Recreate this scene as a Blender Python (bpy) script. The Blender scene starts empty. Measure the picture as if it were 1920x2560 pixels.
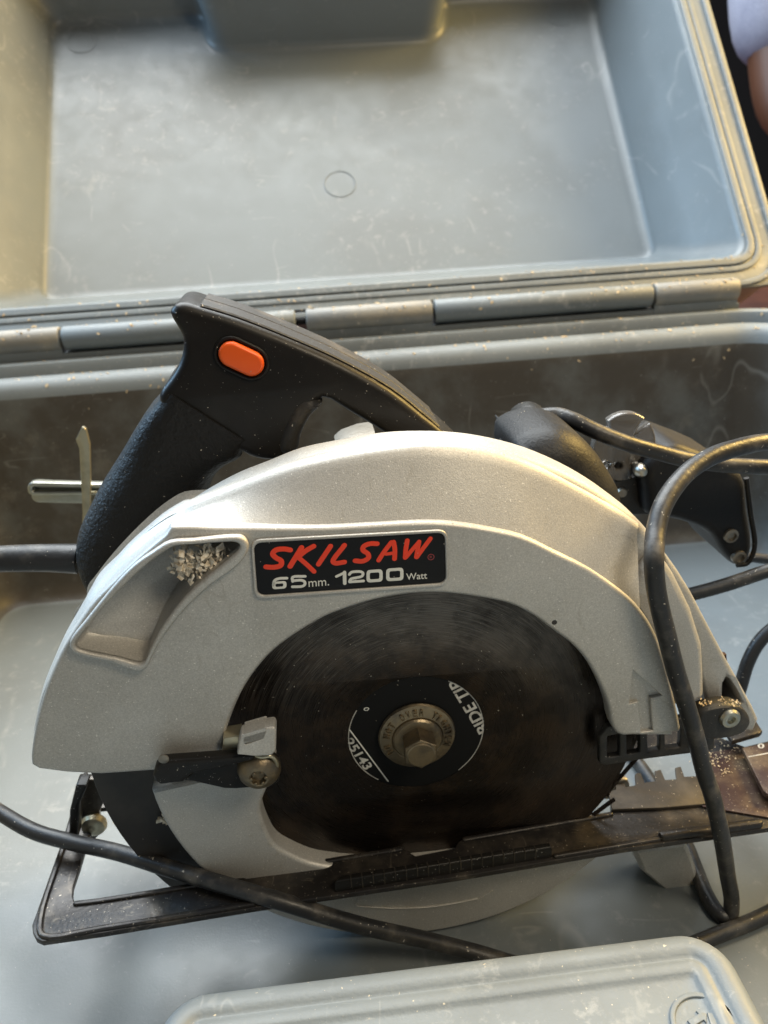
import bpy, bmesh, math, random
from mathutils import Vector, Matrix
from mathutils.geometry import tessellate_polygon
random.seed(7)
MM = 0.001
scn = bpy.context.scene
COL = scn.collection

# ------------------------------------------------------------------ camera
FPX, IW, IH = 1923.0, 1920.0, 2560.0
PITCH, ROLL = math.radians(24.0), -0.062
FWD = Vector((0, math.cos(PITCH), -math.sin(PITCH)))
_r = Vector((1, 0, 0)); _u = _r.cross(FWD)
RGT = _r * math.cos(ROLL) + _u * math.sin(ROLL)
UPV = _u * math.cos(ROLL) - _r * math.sin(ROLL)
FLOOR = -97.5                       # case floor, in mm below the blade axis

def ray(px, py):
    return FWD + RGT * ((px - IW / 2) / FPX) - UPV * ((py - IH / 2) / FPX)
C0 = ray(1040, 1828) * 283.0        # blade centre seen from the lens (mm)
CAM = -C0                           # lens in mm, blade centre = origin

cam_d = bpy.data.cameras.new("camera"); cam = bpy.data.objects.new("camera", cam_d)
COL.objects.link(cam); scn.camera = cam
ZOFF = -FLOOR                       # world z = 0 on the case floor
cam.matrix_world = Matrix.Translation((CAM + Vector((0, 0, ZOFF))) * MM) @ Matrix((
    (RGT.x, UPV.x, -FWD.x, 0), (RGT.y, UPV.y, -FWD.y, 0), (RGT.z, UPV.z, -FWD.z, 0), (0, 0, 0, 1)))
cam_d.sensor_fit = 'VERTICAL'; cam_d.sensor_height = 24.0
cam_d.lens = FPX / IH * 24.0
cam_d.clip_start = 0.01; cam_d.clip_end = 50
cam_d.dof.use_dof = True; cam_d.dof.focus_distance = 0.240
cam_d.dof.aperture_fstop = 12.5

# ------------------------------------------------------------------ light
world = bpy.data.worlds.new("World"); scn.world = world; world.use_nodes = True
bg = world.node_tree.nodes["Background"]
bg.inputs[0].default_value = (0.80, 0.86, 1.0, 1); bg.inputs[1].default_value = 0.085

def area(name, loc, target, size, power, color, size_y=None):
    d = bpy.data.lights.new(name, 'AREA'); d.energy = power; d.color = color
    d.shape = 'RECTANGLE'; d.size = size; d.size_y = size_y or size
    o = bpy.data.objects.new(name, d); COL.objects.link(o)
    o.location = loc
    o.rotation_euler = (Vector(target) - Vector(loc)).to_track_quat('-Z', 'Y').to_euler()
    return o
area("skylight", (-0.25, 1.05, 1.95), (0.0, 0.25, 0.1), 2.0, 120, (0.93, 0.98, 1.0))
area("window_light", (-1.35, 0.50, 0.95), (0.25, 0.5, 0.25), 0.7, 22, (0.42, 0.70, 1.0))
area("guard_fill", (0.36, -0.34, 0.70), (0.0, 0.0, 0.12), 0.20, 2.4, (1.0, 0.86, 0.64))  # unseen warm fill, added close in front to brighten the guard face
area("warm_wall_bounce", (1.35, 0.58, 1.05), (-0.3, 0.5, 0.25), 0.7, 50, (1.0, 0.66, 0.20))

scn.cycles.caustics_reflective = False; scn.cycles.caustics_refractive = False
vs = scn.view_settings
vs.view_transform = 'Standard'; vs.look = 'None'; vs.exposure = 0.12; vs.gamma = 1.0
vs.use_curve_mapping = False

# ------------------------------------------------------------------ frames
def frame(a):
    return Matrix(((math.cos(a), math.sin(a), 0), (-math.sin(a), math.cos(a), 0), (0, 0, 1)))
YS, YC = math.radians(4.5), math.radians(3.7)
FS, FC = frame(YS), frame(YC)
def hit(px, py, fr, ax, val):
    d = fr @ ray(px, py); o = fr @ CAM
    return o + d * ((val - o[ax]) / d[ax])
def S(px, py, ys): return hit(px, py, FS, 1, ys)        # on a plane parallel to the blade
def SZ(px, py, z): return hit(px, py, FS, 2, z)         # on a level plane, saw axes
def C(px, py, y): return hit(px, py, FC, 1, y)
def CZ(px, py, z): return hit(px, py, FC, 2, z)
def SD(px, py, dep): return FS @ (CAM + ray(px, py) * dep)
def zz(zx, zy, x0, y0, f): return (x0 + zx * f, y0 + zy * f)

# ------------------------------------------------------------------ materials
def nd(nt, t, **kw):
    n = nt.nodes.new(t)
    for k, v in kw.items():
        if k.startswith('i_'):
            n.inputs[k[2:].replace('_', ' ')].default_value = v
        else:
            setattr(n, k, v)
    return n

def make(name, base, rough=0.5, metal=0.0, var=None, var_scale=60, var_lo=0.4, var_hi=0.7,
         specks=None, speck_scale=900, speck_cut=0.74, bump=0.0, bump_scale=900, rough_var=0.0,
         scuff=None, scuff_scale=(25, 60, 25), scuff_cut=0.6, spec=0.5, coat=0.0, trans=0.0, flake=0.0,
         scuff_amt=0.6, bump2=0.0, bump2_scale=80,
         scratch=None, scratch_scale=14, scratch_amt=0.5, scratch_w=0.010, grain=0.0, grain_scale=1900, fade=None):
    m = bpy.data.materials.new(name); m.use_nodes = True
    nt = m.node_tree; L = nt.links.new
    b = nt.nodes["Principled BSDF"]
    b.inputs["Roughness"].default_value = rough; b.inputs["Metallic"].default_value = metal
    b.inputs["Specular IOR Level"].default_value = spec
    b.inputs["Coat Weight"].default_value = coat; b.inputs["Coat Roughness"].default_value = 0.25
    b.inputs["Transmission Weight"].default_value = trans
    tc = nd(nt, "ShaderNodeTexCoord")
    col = nd(nt, "ShaderNodeRGB"); col.outputs[0].default_value = (*base, 1)
    out = col.outputs[0]
    def ramp(fac, lo, hi):
        r = nd(nt, "ShaderNodeMapRange"); r.inputs[1].default_value = lo; r.inputs[2].default_value = hi
        r.interpolation_type = 'SMOOTHSTEP'; L(fac, r.inputs[0]); return r.outputs[0]
    def noise(scale, det=4, rgh=0.55, vec=None):
        n = nd(nt, "ShaderNodeTexNoise"); n.inputs["Scale"].default_value = scale
        n.inputs["Detail"].default_value = det; n.inputs["Roughness"].default_value = rgh
        L(vec or tc.outputs["Object"], n.inputs["Vector"]); return n.outputs["Fac"]
    def mix(fac, a, c):
        x = nd(nt, "ShaderNodeMix"); x.data_type = 'RGBA'
        L(fac, x.inputs[0]); L(a, x.inputs[6]); x.inputs[7].default_value = (*c, 1); return x.outputs[2]
    def mul(a, k):
        x = nd(nt, "ShaderNodeMath"); x.operation = 'MULTIPLY'; L(a, x.inputs[0])
        if isinstance(k, float): x.inputs[1].default_value = k
        else: L(k, x.inputs[1])
        return x.outputs[0]
    if var:
        out = mix(ramp(noise(var_scale, 6, 0.62), var_lo, var_hi), out, var)
    if scuff:
        mp = nd(nt, "ShaderNodeMapping"); mp.inputs["Scale"].default_value = scuff_scale
        L(tc.outputs["Object"], mp.inputs[0])
        s = ramp(noise(1.0, 8, 0.72, mp.outputs[0]), scuff_cut, scuff_cut + 0.14)
        s = mul(mul(s, ramp(noise(9, 3), 0.42, 0.62)), float(scuff_amt))
        out = mix(s, out, scuff)
    if scratch:
        for k, (sc, st, lo) in enumerate(((scratch_scale, (1.0, 0.35, 0.6), 0.50), (scratch_scale * 2.6, (0.25, 1.0, 1.0), 0.53), (scratch_scale * 7, (1, 1, 1), 0.56))):
            mp = nd(nt, "ShaderNodeMapping"); mp.inputs["Scale"].default_value = st; mp.inputs["Rotation"].default_value = (0.4 * k, 0.7 * k, 0.9 + k)
            mp.inputs["Location"].default_value = (k * 1.7, k * 0.3, 0.2)
            L(tc.outputs["Object"], mp.inputs[0])
            n_ = noise(sc, 3.0, 0.6, mp.outputs[0])
            a_ = nd(nt, "ShaderNodeMath"); a_.operation = 'SUBTRACT'; L(n_, a_.inputs[0]); a_.inputs[1].default_value = 0.5
            b_ = nd(nt, "ShaderNodeMath"); b_.operation = 'ABSOLUTE'; L(a_.outputs[0], b_.inputs[0])
            r_ = nd(nt, "ShaderNodeMapRange"); L(b_.outputs[0], r_.inputs[0]); r_.inputs[1].default_value = 0.0; r_.inputs[2].default_value = scratch_w
            r_.inputs[3].default_value = 1.0; r_.inputs[4].default_value = 0.0
            f_ = mul(mul(r_.outputs[0], ramp(noise(sc * 1.3 + 3 * k, 4, 0.7), lo, lo + 0.12)), float(scratch_amt))
            out = mix(f_, out, scratch)
    if specks:
        out = mix(ramp(noise(speck_scale, 2, 0.6), speck_cut, speck_cut + 0.03), out, specks)
    if fade:            # dirt and painted shade give out away from the rear wall, with a ragged edge
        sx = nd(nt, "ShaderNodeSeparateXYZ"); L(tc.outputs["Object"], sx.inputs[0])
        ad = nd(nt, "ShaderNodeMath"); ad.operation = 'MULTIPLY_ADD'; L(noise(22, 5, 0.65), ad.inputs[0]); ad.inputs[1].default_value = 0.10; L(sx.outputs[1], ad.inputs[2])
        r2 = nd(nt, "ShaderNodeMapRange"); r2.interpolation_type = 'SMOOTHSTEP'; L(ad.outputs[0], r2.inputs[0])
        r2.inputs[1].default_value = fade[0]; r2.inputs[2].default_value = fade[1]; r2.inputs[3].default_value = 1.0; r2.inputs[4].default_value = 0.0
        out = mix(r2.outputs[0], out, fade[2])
    if grain:
        gr = nd(nt, "ShaderNodeMapRange"); L(noise(grain_scale, 2, 0.7), gr.inputs[0]); gr.inputs[1].default_value = 0.3; gr.inputs[2].default_value = 0.7
        gr.inputs[3].default_value = 1.0 - grain; gr.inputs[4].default_value = 1.0 + grain
        hv = nd(nt, "ShaderNodeHueSaturation"); L(gr.outputs[0], hv.inputs["Value"]); L(out, hv.inputs["Color"]); out = hv.outputs[0]
    L(out, b.inputs["Base Color"])
    if rough_var:
        r = nd(nt, "ShaderNodeMapRange"); L(noise(45, 6, 0.7), r.inputs[0])
        r.inputs[1].default_value = 0.3; r.inputs[2].default_value = 0.7
        r.inputs[3].default_value = max(0.02, rough - rough_var); r.inputs[4].default_value = rough + rough_var
        L(r.outputs[0], b.inputs["Roughness"])
    last = None
    for st, sc in ((bump, bump_scale), (bump2, bump2_scale), (flake, 2600)):
        if st:
            bp = nd(nt, "ShaderNodeBump"); bp.inputs["Strength"].default_value = st
            bp.inputs["Distance"].default_value = 0.0006
            L(noise(sc, 3), bp.inputs["Height"])
            if last: L(last, bp.inputs["Normal"])
            last = bp.outputs[0]
    if last: L(last, b.inputs["Normal"])
    return m

M = {}
M['silver'] = make("silver_paint", (0.56, 0.54, 0.50), 0.48, 0.42, grain=0.15, var=(0.48, 0.462, 0.425), var_scale=22, var_lo=0.36, var_hi=0.66,
                   specks=(0.86, 0.83, 0.77), speck_scale=1500, speck_cut=0.68, flake=0.14, rough_var=0.07, scuff=(0.42, 0.37, 0.28), scuff_scale=(160, 160, 160),
                   scuff_cut=0.58, scuff_amt=0.5, scratch=(0.34, 0.31, 0.26), scratch_scale=26, scratch_amt=0.35, scratch_w=0.006)
M['black'] = make("black_plastic", (0.012, 0.011, 0.010), 0.38, 0, spec=0.26, var=(0.018, 0.016, 0.014), var_scale=40,
                  specks=(0.40, 0.38, 0.35), speck_scale=1250, speck_cut=0.70, bump=0.10, bump_scale=500, rough_var=0.08)
M['grip'] = make("textured_grip", (0.013, 0.012, 0.011), 0.50, 0, spec=0.3, specks=(0.28, 0.26, 0.24), speck_scale=700,
                 speck_cut=0.745, bump=1.0, bump_scale=430, bump2=0.6, bump2_scale=900)
M['dusty_black'] = make("dusty_black_plastic", (0.022, 0.021, 0.020), 0.5, 0, var=(0.10, 0.085, 0.065), var_scale=50,
                        var_lo=0.5, var_hi=0.78, specks=(0.5, 0.46, 0.4), speck_scale=700, speck_cut=0.71, bump=0.3, bump_scale=800)
M['motorblack'] = make("motor_black_plastic", (0.010, 0.010, 0.011), 0.5, 0, spec=0.3, var=(0.03, 0.028, 0.025), var_scale=50, var_lo=0.5, var_hi=0.8, bump=0.3, bump_scale=800)
M['cord'] = make("rubber_cord", (0.020, 0.020, 0.021), 0.42, 0, var=(0.105, 0.094, 0.080), var_scale=85, var_lo=0.48,
                 var_hi=0.76, specks=(0.42, 0.39, 0.34), speck_scale=650, speck_cut=0.70, bump=0.25, bump_scale=500, rough_var=0.1,
                 bump2=0.3, bump2_scale=120)
M['orange'] = make("orange_button", (0.93, 0.125, 0.012), 0.38, 0, var=(0.88, 0.10, 0.010), var_scale=60,
                   specks=(0.95, 0.6, 0.5), speck_scale=800, speck_cut=0.76)
CASE = dict(rough=0.37, metal=0, var=(0.150, 0.166, 0.171), var_scale=9, var_lo=0.40, var_hi=0.70,
            specks=(0.42, 0.41, 0.38), speck_scale=700, speck_cut=0.735, bump=0.12, bump_scale=900, rough_var=0.08,
            scuff=(0.42, 0.42, 0.40), scuff_scale=(110, 110, 110), scuff_cut=0.53, scuff_amt=0.26, bump2=0.04, bump2_scale=35,
            scratch=(0.50, 0.50, 0.47), scratch_scale=9, scratch_amt=0.20, scratch_w=0.009)
M['case'] = make("grey_case_plastic", (0.164, 0.187, 0.198), **CASE)
M['case_rim'] = make("grey_rim_plastic", (0.190, 0.212, 0.222), **{**CASE, 'specks': (0.6, 0.53, 0.40), 'speck_cut': 0.715,
                     'speck_scale': 600, 'scuff_amt': 0.5, 'bump': 0.2, 'scratch_scale': 30, 'scratch_amt': 0.25, 'rough': 0.5})
M['case_grimy_shaded'] = make("grimy_shaded_case_plastic", (0.120, 0.122, 0.115), **{**CASE, 'var': (0.062, 0.052, 0.040), 'var_scale': 16, 'var_lo': 0.30, 'var_hi': 0.58,
                       'scuff': (0.26, 0.24, 0.20), 'scuff_scale': (45, 45, 45), 'rough': 0.5, 'fade': (0.28, 0.36, (0.160, 0.182, 0.193))})  # brown grime smears, with the rear wall's shade painted into the colour too
M['knuckle'] = make("worn_knuckle_plastic", (0.205, 0.205, 0.195), 0.5, 0, var=(0.28, 0.26, 0.22), var_scale=60,
                    specks=(0.6, 0.52, 0.4), speck_scale=380, speck_cut=0.70, bump=0.3, bump_scale=500)
M['base'] = make("dark_painted_steel", (0.030, 0.027, 0.026), 0.36, 0.45, var=(0.125, 0.105, 0.082), var_scale=55, var_lo=0.46,
                 var_hi=0.78, specks=(0.40, 0.35, 0.28), speck_scale=1100, speck_cut=0.69, bump=0.2, bump_scale=600, rough_var=0.1,
                 scratch=(0.22, 0.19, 0.15), scratch_scale=40, scratch_amt=0.5)
M['maroon'] = make("worn_maroon_steel", (0.050, 0.026, 0.023), 0.38, 0.35, var=(0.17, 0.12, 0.075), var_scale=45, var_lo=0.46,
                   var_hi=0.72, specks=(0.42, 0.34, 0.24), speck_scale=1000, speck_cut=0.67, bump=0.2, bump_scale=600)
M['steel'] = make("dull_steel", (0.30, 0.275, 0.235), 0.42, 0.8, var=(0.20, 0.175, 0.14), var_scale=60,
                  specks=(0.55, 0.5, 0.42), speck_scale=600, speck_cut=0.7, bump=0.15)
M['dusty_steel'] = make("dusty_brown_steel", (0.045, 0.038, 0.031), 0.5, 0.35, var=(0.09, 0.075, 0.056), var_scale=60, specks=(0.45, 0.39, 0.30), speck_scale=900, speck_cut=0.70, bump=0.2)
M['bolt'] = make("bronzed_bolt", (0.26, 0.205, 0.13), 0.40, 0.85, var=(0.13, 0.11, 0.085), var_scale=120, bump=0.25, bump_scale=700)
M['zinc'] = make("zinc_plate", (0.50, 0.50, 0.44), 0.30, 0.9, var=(0.36, 0.35, 0.28), var_scale=50, bump=0.1)
M['brass'] = make("yellow_zinc", (0.55, 0.50, 0.36), 0.32, 0.85, var=(0.4, 0.36, 0.26), var_scale=90)
M['dark'] = make("dark_knife_steel", (0.035, 0.032, 0.030), 0.48, 0.3, var=(0.06, 0.052, 0.045), var_scale=40,
                 specks=(0.3, 0.27, 0.24), speck_scale=600, speck_cut=0.75)
M['shadowblack'] = make("matt_black", (0.006, 0.006, 0.006), 0.7, spec=0.2)
M['label'] = make("black_label", (0.008, 0.008, 0.009), 0.36, 0, spec=0.22, specks=(0.3, 0.3, 0.3), speck_scale=800, speck_cut=0.765)
M['red'] = make("red_print", (0.95, 0.055, 0.012), 0.42)
M['darkred'] = make("dark_red_print", (0.35, 0.05, 0.05), 0.45)
M['white'] = make("white_print", (0.78, 0.77, 0.70), 0.42)
M['blade_print'] = make("scuffed_white_print", (0.62, 0.60, 0.55), 0.5, var=(0.40, 0.38, 0.34), var_scale=500)
M['offwhite'] = make("worn_white_print", (0.55, 0.53, 0.48), 0.5, var=(0.3, 0.29, 0.26), var_scale=400)
M['wood'] = make("wood_chip", (0.62, 0.50, 0.33), 0.85, 0, var=(0.40, 0.29, 0.17), var_scale=500)
M['woodpale'] = make("pale_wood_chip", (0.90, 0.83, 0.70), 0.85, 0, var=(0.62, 0.50, 0.34), var_scale=500)
M['dust'] = make("dust_fleck", (0.55, 0.50, 0.42), 0.9)
M['smoke'] = make("smoky_clear_plastic", (0.42, 0.38, 0.34), 0.18, 0, trans=0.75, spec=0.6)
M['chrome'] = make("chrome", (0.45, 0.43, 0.38), 0.32, 1.0)
M['ground'] = make("terracotta_floor", (0.11, 0.042, 0.028), 0.6, 0, var=(0.06, 0.026, 0.02), var_scale=6)
M['wall'] = make("dark_wall", (0.012, 0.010, 0.010), 0.8)
M['shirt'] = make("lavender_cotton", (0.27, 0.285, 0.36), 0.9, 0, var=(0.20, 0.21, 0.28), var_scale=14, bump=0.5, bump_scale=500, bump2=1.0, bump2_scale=22, grain=0.2, grain_scale=700)
M['skin'] = make("skin", (0.085, 0.034, 0.017), 0.5, 0, var=(0.09, 0.036, 0.018), var_scale=15)
M['trouser'] = make("black_cloth", (0.010, 0.010, 0.014), 0.85)

def blade_material():
    m = make("resin_stained_blade", (0.022, 0.019, 0.016), 0.36, 0.7); nt = m.node_tree; L = nt.links.new
    b = nt.nodes["Principled BSDF"]; tc = nd(nt, "ShaderNodeTexCoord"); sp = nd(nt, "ShaderNodeSeparateXYZ")
    L(tc.outputs["Object"], sp.inputs[0])
    def math2(op, a, c):
        x = nd(nt, "ShaderNodeMath"); x.operation = op
        for i, q in enumerate((a, c)):
            if isinstance(q, (int, float)): x.inputs[i].default_value = q
            elif q is not None: L(q, x.inputs[i])
        return x.outputs[0]
    r = math2('SQRT', math2('ADD', math2('MULTIPLY', sp.outputs[0], sp.outputs[0]), math2('MULTIPLY', sp.outputs[2], sp.outputs[2])), None)
    an = math2('ARCTAN2', sp.outputs[2], sp.outputs[0])
    def polar(kr, ka):
        cb = nd(nt, "ShaderNodeCombineXYZ"); L(math2('MULTIPLY', r, kr), cb.inputs[0])
        L(math2('MULTIPLY', math2('COSINE', an, None), ka), cb.inputs[1]); L(math2('MULTIPLY', math2('SINE', an, None), ka), cb.inputs[2]); return cb
    cb = polar(3600.0, 5.0); cb2 = polar(75.0, 3.0)
    n1 = nd(nt, "ShaderNodeTexNoise"); n1.inputs["Scale"].default_value = 1.0; n1.inputs["Detail"].default_value = 3; L(cb.outputs[0], n1.inputs["Vector"])
    n2 = nd(nt, "ShaderNodeTexNoise"); n2.inputs["Scale"].default_value = 1.0; n2.inputs["Detail"].default_value = 5; n2.inputs["Roughness"].default_value = 0.65
    L(cb2.outputs[0], n2.inputs["Vector"])
    n3 = nd(nt, "ShaderNodeTexNoise"); n3.inputs["Scale"].default_value = 850; n3.inputs["Detail"].default_value = 2; L(tc.outputs["Object"], n3.inputs["Vector"])
    def mr(f, lo, hi, a=0.0, c=1.0):
        x = nd(nt, "ShaderNodeMapRange"); x.interpolation_type = 'SMOOTHSTEP'; L(f, x.inputs[0])
        for i, q in enumerate((lo, hi, a, c)): x.inputs[i + 1].default_value = q
        return x.outputs[0]
    def mix(fac, a, c):
        x = nd(nt, "ShaderNodeMix"); x.data_type = 'RGBA'; L(fac, x.inputs[0])
        for i, q in ((6, a), (7, c)):
            if isinstance(q, tuple): x.inputs[i].default_value = (*q, 1)
            else: L(q, x.inputs[i])
        return x.outputs[2]
    c1 = mix(mr(n2.outputs["Fac"], 0.42, 0.62), (0.022, 0.017, 0.014), (0.042, 0.029, 0.020))
    hubfree = mr(r, 0.026, 0.043)
    sheen_streak = math2('MULTIPLY', math2('MULTIPLY', mr(n1.outputs["Fac"], 0.45, 0.75), mr(sp.outputs[2], 0.005, 0.060)), hubfree)  # fine bright arcs of the sheen, painted on the upper half only
    painted_sheen = math2('MULTIPLY', mr(n2.outputs["Fac"], 0.25, 0.65), mr(math2('ADD', sp.outputs[2], math2('MULTIPLY', sp.outputs[0], 0.35)), 0.012, 0.062))  # grey reflection of the overhead light painted into the upper right
    c1 = mix(math2('MULTIPLY', math2('MULTIPLY', painted_sheen, hubfree), 0.55), c1, (0.19, 0.17, 0.15))
    c2 = mix(math2('MULTIPLY', sheen_streak, 0.45), c1, (0.36, 0.32, 0.28))
    c3 = mix(mr(n3.outputs["Fac"], 0.75, 0.77), c2, (0.4, 0.36, 0.3))
    L(c3, b.inputs["Base Color"])
    L(mr(n1.outputs["Fac"], 0.3, 0.7, 0.24, 0.40), b.inputs["Roughness"])
    b.inputs["Anisotropic"].default_value = 0.75
    tg = nd(nt, "ShaderNodeTangent"); tg.direction_type = 'RADIAL'; tg.axis = 'Y'; L(tg.outputs[0], b.inputs["Tangent"])
    return m
M['blade'] = blade_material()

# ------------------------------------------------------------------ mesh helpers (all in mm)
def empty(name, loc, rz, label=None, cat=None, group=None):
    o = bpy.data.objects.new(name, None); COL.objects.link(o)
    o.location = Vector(loc) * MM; o.rotation_euler = (0, 0, rz); o.empty_display_size = 0.02
    if label: o["label"] = label; o["category"] = cat
    if group: o["group"] = group
    return o
def tag(o, label, cat=None, group=None, kind=None):
    if label: o["label"] = label
    if cat: o["category"] = cat
    if group: o["group"] = group
    if kind: o["kind"] = kind
    return o
def finish(name, me, mat, parent, smooth=35, off=(0, 0, 0)):
    me.materials.clear(); me.materials.append(M[mat] if isinstance(mat, str) else mat)
    if smooth:
        for p in me.polygons: p.use_smooth = True
        me.set_sharp_from_angle(angle=math.radians(smooth))
    o = bpy.data.objects.new(name, me); COL.objects.link(o)
    if parent: o.parent = parent
    return o
def mesh(name, verts, faces, mat, parent, smooth=35):
    me = bpy.data.meshes.new(name)
    me.from_pydata([tuple(Vector(v) * MM) for v in verts], [], faces); me.update()
    bm = bmesh.new(); bm.from_mesh(me); bmesh.ops.recalc_face_normals(bm, faces=bm.faces); bm.to_mesh(me); bm.free()
    return finish(name, me, mat, parent, smooth)
def from_curve(cu):
    o = bpy.data.objects.new("tmp", cu); COL.objects.link(o)
    dg = bpy.context.evaluated_depsgraph_get(); dg.update()
    me = bpy.data.meshes.new_from_object(o.evaluated_get(dg))
    bpy.data.objects.remove(o); return me
def catmull(pts, n=8, closed=False):
    P = [Vector(p) for p in pts]; out = []; N = len(P)
    rng = range(N if closed else N - 1)
    for i in rng:
        if closed: a, b, c, d = P[i - 1], P[i], P[(i + 1) % N], P[(i + 2) % N]
        else: a, b, c, d = P[max(i - 1, 0)], P[i], P[i + 1], P[min(i + 2, N - 1)]
        # centripetal
        t1 = max((b - a).length, 1e-6) ** .5; t2 = max((c - b).length, 1e-6) ** .5; t3 = max((d - c).length, 1e-6) ** .5
        m1 = (c - b) if (b - a).length < 1e-6 else ((b - a) / t1 - (c - a) / (t1 + t2) + (c - b) / t2) * t2
        m2 = (c - b) if (d - c).length < 1e-6 else ((c - b) / t2 - (d - b) / (t2 + t3) + (d - c) / t3) * t2
        for k in range(n):
            t = k / n
            out.append(b * (2 * t**3 - 3 * t**2 + 1) + m1 * (t**3 - 2 * t**2 + t) + c * (-2 * t**3 + 3 * t**2) + m2 * (t**3 - t**2))
    if not closed: out.append(P[-1])
    return out
def tube(name, pts, r, mat, parent, n=8, res=3, smooth=True):
    cu = bpy.data.curves.new("t", 'CURVE'); cu.dimensions = '3D'
    q = catmull(pts, n) if n > 1 else [Vector(p) for p in pts]
    sp = cu.splines.new('POLY'); sp.points.add(len(q) - 1)
    rad = r if isinstance(r, (list, tuple)) else None
    for i, p in enumerate(q):
        sp.points[i].co = (*(p * MM), 1)
        if rad:
            t = i / (len(q) - 1) * (len(rad) - 1); k = min(int(t), len(rad) - 2)
            sp.points[i].radius = rad[k] + (rad[k + 1] - rad[k]) * (t - k)
    cu.bevel_depth = (1 if rad else r) * MM; cu.bevel_resolution = res; cu.use_fill_caps = True
    return finish(name, from_curve(cu), mat, parent, 60)
def round_poly(pts, rad, n=5):
    """closed polygon with every corner rounded; rad one number or one per corner"""
    P = [Vector((p[0], p[1])) for p in pts]; N = len(P); out = []
    for i in range(N):
        r = rad[i] if isinstance(rad, (list, tuple)) else rad
        a, b, c = P[i - 1], P[i], P[(i + 1) % N]
        u = (a - b); w = (c - b); lu, lw = u.length, w.length
        if r <= 0 or lu < 1e-6 or lw < 1e-6: out.append(b); continue
        u /= lu; w /= lw
        ang = u.angle(w)
        if ang > 3.0: out.append(b); continue
        d = min(r / math.tan(ang / 2), lu * .45, lw * .45)
        p0, p1 = b + u * d, b + w * d
        for k in range(n + 1):
            t = k / n; out.append(p0 * (1 - t)**2 + b * 2 * t * (1 - t) + p1 * t * t)
    return out
def clean(lp, eps=0.04):
    out = []
    for p in lp:
        p = Vector((p[0], p[1]))
        if not out or (p - out[-1]).length > eps: out.append(p)
    while len(out) > 3 and (out[0] - out[-1]).length <= eps: out.pop()
    return out
def inset_loop(P, d):
    """move a counter-clockwise loop inwards by d, easing off where it would fold"""
    N = len(P); nr = []
    for i in range(N):
        a, b, c = P[i - 1], P[i], P[(i + 1) % N]
        e1 = (b - a).normalized(); e2 = (c - b).normalized()
        n1 = Vector((-e1.y, e1.x)); n2 = Vector((-e2.y, e2.x)); m = n1 + n2
        if m.length < 1e-4: m = n1.copy()
        m.normalize(); nr.append(m / max(m.dot(n1), 0.45))
    w = [d] * N
    for it in range(40):
        Q = [P[i] + nr[i] * w[i] for i in range(N)]; bad = False
        for i in range(N):
            j = (i + 1) % N
            if (Q[j] - Q[i]).dot(P[j] - P[i]) < 0.02 * (P[j] - P[i]).length_squared:
                bad = True
                for k in (i - 1, i, j, (j + 1) % N): w[k] *= 0.8
        if not bad: break
    return [P[i] + nr[i] * w[i] for i in range(N)]
def plate(name, loops, a0, a1, mat, parent, bevel=1.0, axis='y', res=3, smooth=30, hole_bevel=None):
    """loops: outlines (first outer, then holes) in the plane; extruded from a0 to a1 along axis, rounded edges"""
    lo_, hi_ = min(a0, a1), max(a0, a1); bevel = min(bevel, (hi_ - lo_) * 0.49)
    verts, faces, tops, bots = [], [], [], []
    prof = [(bevel * (1 - math.sin(t)), bevel * (1 - math.cos(t))) for t in [math.pi / 2 * k / res for k in range(res + 1)]]   # (inset, depth)
    for li, lp in enumerate(loops):
        P = clean(lp); ar = sum(P[i - 1].x * P[i].y - P[i].x * P[i - 1].y for i in range(len(P)))
        if (ar > 0) != (li == 0): P.reverse()
        N = len(P); base = len(verts)
        kb = 1.0 if (li == 0 or hole_bevel is None) else hole_bevel[li - 1] / bevel
        ins = [inset_loop(P, d * kb) if d * kb > 1e-6 else P for d, _ in prof]
        stack = [(ins[k], lo_ + prof[k][1] * kb) for k in range(res + 1)] + [(ins[k], hi_ - prof[k][1] * kb) for k in reversed(range(res + 1))]
        for Q, h in stack: verts += [(q.x, q.y, h) for q in Q]
        for r in range(len(stack) - 1):
            for k in range(N):
                k2 = (k + 1) % N; faces.append((base + r * N + k, base + r * N + k2, base + (r + 1) * N + k2, base + (r + 1) * N + k))
        bots.append((base, ins[0])); tops.append((base + (len(stack) - 1) * N, ins[0]))
    flat = [[Vector((q.x, q.y, 0)) for q in Q] for _, Q in bots]
    tri = tessellate_polygon(flat)
    for side, flip in ((bots, True), (tops, False)):
        idx = []
        for st, Q in side: idx += [st + k for k in range(len(Q))]
        for t in tri: faces.append(tuple(idx[k] for k in (reversed(t) if flip else t)))
    vv = [(x, h, y) for x, y, h in verts] if axis == 'y' else verts
    return mesh(name, vv, faces, mat, parent, smooth)
def SL(pts, ys): return [(lambda q: (q.x, q.z))(S(a, b, ys)) for a, b in pts]       # px list -> blade-parallel outline
def ZL(pts, z): return [(lambda q: (q.x, q.y))(SZ(a, b, z)) for a, b in pts]        # px list -> level outline
def sm2(pts, n=4):
    return [(p.x, p.y) for p in catmull([(a, b, 0) for a, b in pts], n, True)]
def sm2o(pts, n=4):
    return [(p.x, p.y) for p in catmull([(a, b, 0) for a, b in pts], n)]
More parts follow.
